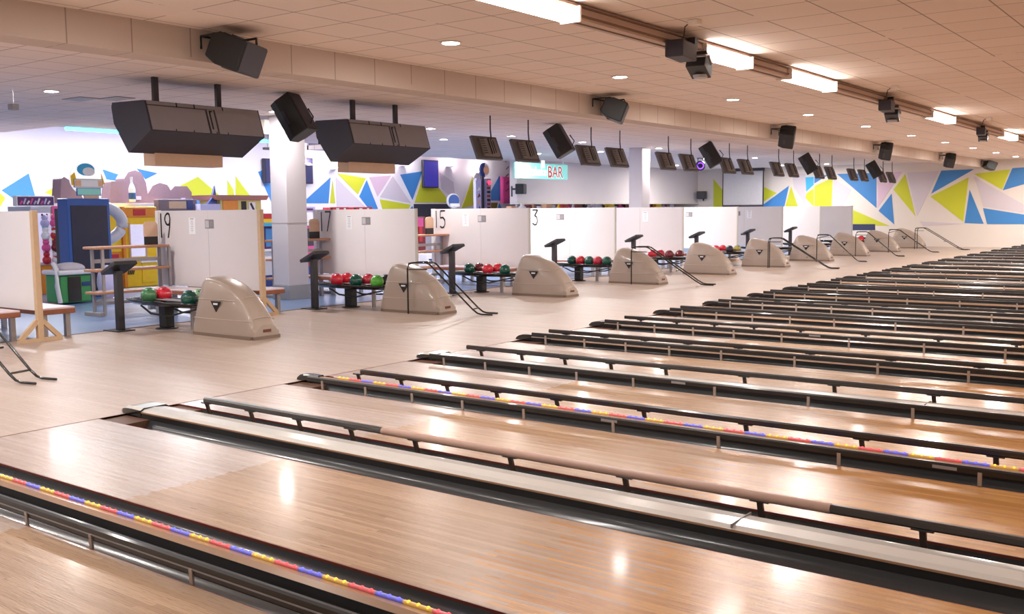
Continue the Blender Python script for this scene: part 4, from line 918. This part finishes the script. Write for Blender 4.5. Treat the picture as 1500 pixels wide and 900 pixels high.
# racing machine by the column
r, w, h = facebox('racing_machine', 'racing machine with rainbow canopy, blue screen and red white base left of the column', 'arcade machine', -9.6, 379, 316, 412, 421, .8, P_['purple'], [('canopy', P_['red'], -.05, .955, 1.05, 1.03, .1), ('canopy_yellow', P_['yellow'], -.05, .90, 1.05, .955, .11), ('canopy_blue', M['cyan'], -.05, .85, 1.05, .90, .12), ('screen', M['blue'], .3, .56, .72, .82, .02), ('shelf', M['paper'], -.05, .50, 1.05, .53, .15), ('gauge', M['paper'], .1, .38, .9, .5, .03), ('left_door', P_['grey'], .0, .16, .5, .38, .05), ('right_door', P_['red'], .52, .16, 1.05, .38, .05), ('kick_panel', P_['dblue'], 0, 0, 1.05, .16, .06)], True)
r, w, h = facebox('arcade_cabinet', 'pink and red arcade cabinet seen right of the column', 'arcade machine', -11.0, 440, 322, 472, 428, .8, P_['pink'], [('screen', M['casedark'], .1, .55, .6, .85, .02), ('marquee', M['paper'], .0, .9, 1, 1.02, .05), ('lower', P_['maroon'], .1, .05, .9, .4, .02), ('blue_box', P_['dblue'], .1, .0, .9, .2, .05)], True)
r, w, h = facebox('toy_rocket', 'small white and purple pointed toy vehicle top right of the column', 'toy', -11.4, 444, 303, 462, 311, .3, P_['lav'], [('stripe', P_['purple'], 0, .3, .8, .7, .01)])
r, w, h = facebox('light_beam_rail', 'thin white slanted rail above the board numbered 17', 'rail', -13, 446, 307, 500, 309, .05, M['paper'])
for (a_, b_, w_) in ((484, 512, 'left'), (518, 546, 'right')):
    facebox('marquee_sign', 'red and white marquee edge, %s one above the board numbered 17' % w_, 'sign', -12.5, a_, 303.5, b_, 318, .3, P_['red'], [('white_print', M['paper'], .3, .4, .45, .9, .01), ('dark_print', M['ink'], .02, .4, .12, .9, .01), ('white_print', M['paper'], .7, .5, .8, .9, .01)])
# between 17 and 15
r, w, h = facebox('arcade_cabinet', 'red dark arcade cabinet in the gap between boards 17 and 15', 'arcade machine', -11.9, 600, 318, 624, 425, .7, P_['maroon'], [('marquee', P_['pink'], .1, .8, .8, .98, .05), ('screen', M['casedark'], .1, .6, .5, .78, .02), ('green_print', P_['green'], .3, .64, .5, .7, .03), ('panel', P_['red'], .55, .5, .75, .8, .03)], True)
r, w, h = facebox('arcade_cabinet', 'white and blue arcade cabinet in the gap between boards 17 and 15', 'arcade machine', -11.0, 625, 372, 642, 425, .7, M['paper'], [('print', P_['dblue'], .2, .5, .8, .65, .02)], True)
p = atX(665, 302, -12.6); r = thing('emblem_sign', 'blue oval emblem sign peeking above the board numbered 15', 'sign', tuple(p))
MB().prism([(.28*cos(t), .16+.22*sin(t)) for t in [2*pi*q/20 for q in range(20)]], 0, -.06, 0, M['paper']).prism([(.25*cos(t), .16+.19*sin(t)) for t in [2*pi*q/20 for q in range(20)]], 0, 0, .012, P_['blue']).build('disc', r); MB().box((.01, -.2, -.02), (.02, .25, .08), M['paper']).build('print', r); MB().box((-.06, -.04, -p.z), (-.02, .04, .0), M['steel']).build('pole', r)
# high striker tower
a = atX(712, 330, -14.5); zt = atX(712, 262, -14.5).z
r = thing('striker_tower', 'tall strength tester tower with round helmet sign on top', 'arcade machine', (-14.5, a.y, 0))
MB().box((-.1, -.18, 0), (-.02, -.06, zt+.25), M['casedark']).build('mast', r)
sc = MB().box((-.06, -.05, .4), (.06, .22, zt), mat('scale_grey', (150, 142, 170), .4))
sc.build('scale', r)
ss = MB()
for q in range(12): ss.box((.06, .0, .9+q*.14), (.075, .17, .98+q*.14), [P_['maroon'], M['ink']][q % 2])
ss.build('scale_marks', r); MB().sphere((.07, .1, zt-.14), .08, glow('red_lamp', (255, 50, 80), 2), 10, 8).build('lamp', r)
MB().prism([(-.52, .4), (-.26, .4), (-.24, zt-.05), (-.3, zt), (-.48, zt), (-.54, zt-.1)], 0, -.12, .0, P_['lav']).build('side_board', r)
for q in range(7): MB().prism([(-.5+.04*(q % 2), .9+.22*q), (-.3, .95+.22*q), (-.36, 1.06+.22*q)], 0, 0, .012, [P_['peach'], P_['maroon'], M['paper'], P_['blue']][q % 4]).build('print', r)
MB().prism([(-.02+.24*cos(t), zt+.30+.24*sin(t)) for t in [2*pi*q/20 for q in range(20)]], 0, -.08, .0, M['paper']).prism([(-.04+.25*cos(t), zt+.30+.25*sin(t)) for t in [2*pi*q/20 for q in range(5, 16)]], 0, -.06, .01, P_['dblue']).build('round_sign', r)
MB().prism([(.03+.15*cos(t), zt+.30+.15*sin(t)) for t in [2*pi*q/20 for q in range(20)]], 0, 0.01, .02, P_['peach']).build('visor', r)
# wall TVs and banner
for (x0, y0, x1, y1, nm, m, lab, cat) in ((437, 231, 459, 269, 'wall_television', mat('tv_navy', (52, 52, 92), .3, emit=(50, 50, 110), estr=.1), 'dark navy upright television just right of the column', 'television'), (621.5, 234, 643, 275, 'wall_television', mat('tv_blue', (60, 56, 150), .3, emit=(60, 56, 170), estr=.3), 'blue violet upright television above the board numbered 15', 'television'), (736.5, 259, 747, 298, 'wall_banner', P_['pink'], 'narrow pink vertical banner on the mural wall', 'banner'), (388, 232, 397, 268, 'wall_television', MATS['tv_navy'] if 'tv_navy' in MATS else P_['dblue'], 'dark upright television half hidden left of the column', 'television')):
    a = atX(x0, (y0+y1)/2, -17.8); b = atX(x1, (y0+y1)/2, -17.8); zt = atX(x0, y0, -17.8).z; zb = atX(x0, y1, -17.8).z
    r = thing(nm, lab, cat, (-17.8, a.y, zb)); MB().box((-.14, 0, 0), (-.02, b.y-a.y, zt-zb), M['casedark'] if cat == 'television' else m).build('frame', r, bev=.01)
    MB().box((-.02, .04, .04), (0, b.y-a.y-.04, zt-zb-.04), m).build('screen' if cat == 'television' else 'face', r)
    if cat == 'banner':
        for q in range(5): MB().bar((.003, .2+.04*(q % 2), .5+.3*q), (.003, .42, .62+.3*q), .006, .04, P_['maroon']).build('print', r)
# wall washer lamps on mural wall
WL = [(455, 240, (1, .75, .8)), (500, 246, (1, .95, .9)), (560, 243, (1, .8, .85)), (600, 241, (1, .97, .92)), (668, 243, (1, .72, .78)), (712, 252, (1, .96, .94))]
for j, (x, y, c) in enumerate(WL):
    p = atX(x, y, -17.6); r = thing('wall_washer', 'small bright uplight high on the mural wall, %s from the left' % (ORD[j] if j else 'first'), 'light fixture', tuple(p), 0, 'uplights on the mural wall')
    MB().box((-.4, -.12, -.05), (-.05, .12, .0), M['wallw']).build('housing', r); MB().box((-.35, -.1, 0), (-.1, .1, .02), M['tubeglow']).build('lens', r)
    ld = bpy.data.lights.new('washer_lamp', 'POINT'); ld.energy = 22; ld.color = c; ld.shadow_soft_size = .08; lo = bpy.data.objects.new('washer_lamp', ld); COL.objects.link(lo); lo.parent = r; lo.location = (-.05, 0, .12)
# cyan neon strip at the raised ceiling edge
o = MB().tube([(-11.66, 7.45, ZC-.03), (-11.66, 12.5, ZC-.03)], .03, M['neon'], 8).build('neon_strip'); tag(o, 'cyan neon strip along the raised ceiling edge at the left', 'neon light')
# lights of the arcade bay
def area(name, loc, sx, sy, e, c, parent=None):
    ld = bpy.data.lights.new(name, 'AREA'); ld.shape = 'RECTANGLE'; ld.size = sx; ld.size_y = sy; ld.energy = e; ld.color = c
    lo = bpy.data.objects.new(name, ld); COL.objects.link(lo); lo.location = loc; return lo
for j, (x, y, e) in enumerate(((-15.2, 8.5, 1.4), (-15.2, 12.5, 1.4), (-13.0, 10, 1.2), (-15.5, 17, .55), (-15.5, 21.5, .5))):
    r = thing('ceiling_panel_light', 'square ceiling panel light in the arcade bay', 'light fixture', (x, y, 3.98), 0, 'panel lights in the arcade bay')
    MB().box((-.62, -.62, -.03), (.62, .62, .02), M['lamprim']).build('frame', r); MB().box((-.58, -.58, -.034), (.58, .58, -.03), M['tubeglow']).build('diffuser', r)
    lo = area('panel_lamp', (0, 0, -.05), 1.1, 1.1, 110*e, (.95, .94, 1)); lo.parent = r
# plain hung lamps / small ceiling bits over the seating
for (x0, y0, x1, y1, lab) in ((105, 146, 131, 143, 'left of the first monitor case'), (158, 142, 183, 146, 'behind the first monitor case')):
    p = atZ((x0+x1)/2, (y0+y1)/2, ZC); o = MB().box((-.25, -.15, -.012), (.25, .15, 0), M['casegrey']).build('ceiling_vent', loc=(p.x, p.y, ZC)); tag(o, 'flat dark ceiling vent ' + lab, 'vent', 'ceiling vents')
p = atZ(18, 128, ZC); r = thing('hanging_sensor', 'small fitting hanging on wires from the ceiling at the far left', 'fitting', (p.x, p.y, ZC)); MB().tube([(0, 0, 0), (0, 0, -.22)], .005, M['steel'], 5).build('wire', r); MB().box((-.05, -.05, -.3), (.05, .05, -.22), M['mgrey']).build('housing', r)
p = atX(394, 207, -9.5); r = thing('hanging_sensor', 'small fitting hanging on two wires left of the column top', 'fitting', (p.x, p.y, ZC)); MB().tube([(0, 0, 0), (0, -.05, -.35)], .005, M['steel'], 5).tube([(0, 0, 0), (0, .08, -.35)], .005, M['steel'], 5).build('wire', r); MB().box((-.04, -.14, -.4), (.04, .14, -.35), M['mgrey']).build('housing', r)
# ------------------------------------------------------------------ world & view
wld = bpy.data.worlds.new('world'); S.world = wld; wld.use_nodes = True; wld.node_tree.nodes['Background'].inputs[0].default_value = (.5, .5, .5, 1); wld.node_tree.nodes['Background'].inputs[1].default_value = .3
S.view_settings.view_transform = 'Standard'; S.view_settings.look = 'None'; S.view_settings.gamma = 1; S.view_settings.use_curve_mapping = False
S.view_settings.exposure = 0.3
S.cycles.use_denoising = True; S.cycles.max_bounces = 8; S.cycles.diffuse_bounces = 5; S.cycles.sample_clamp_indirect = 6
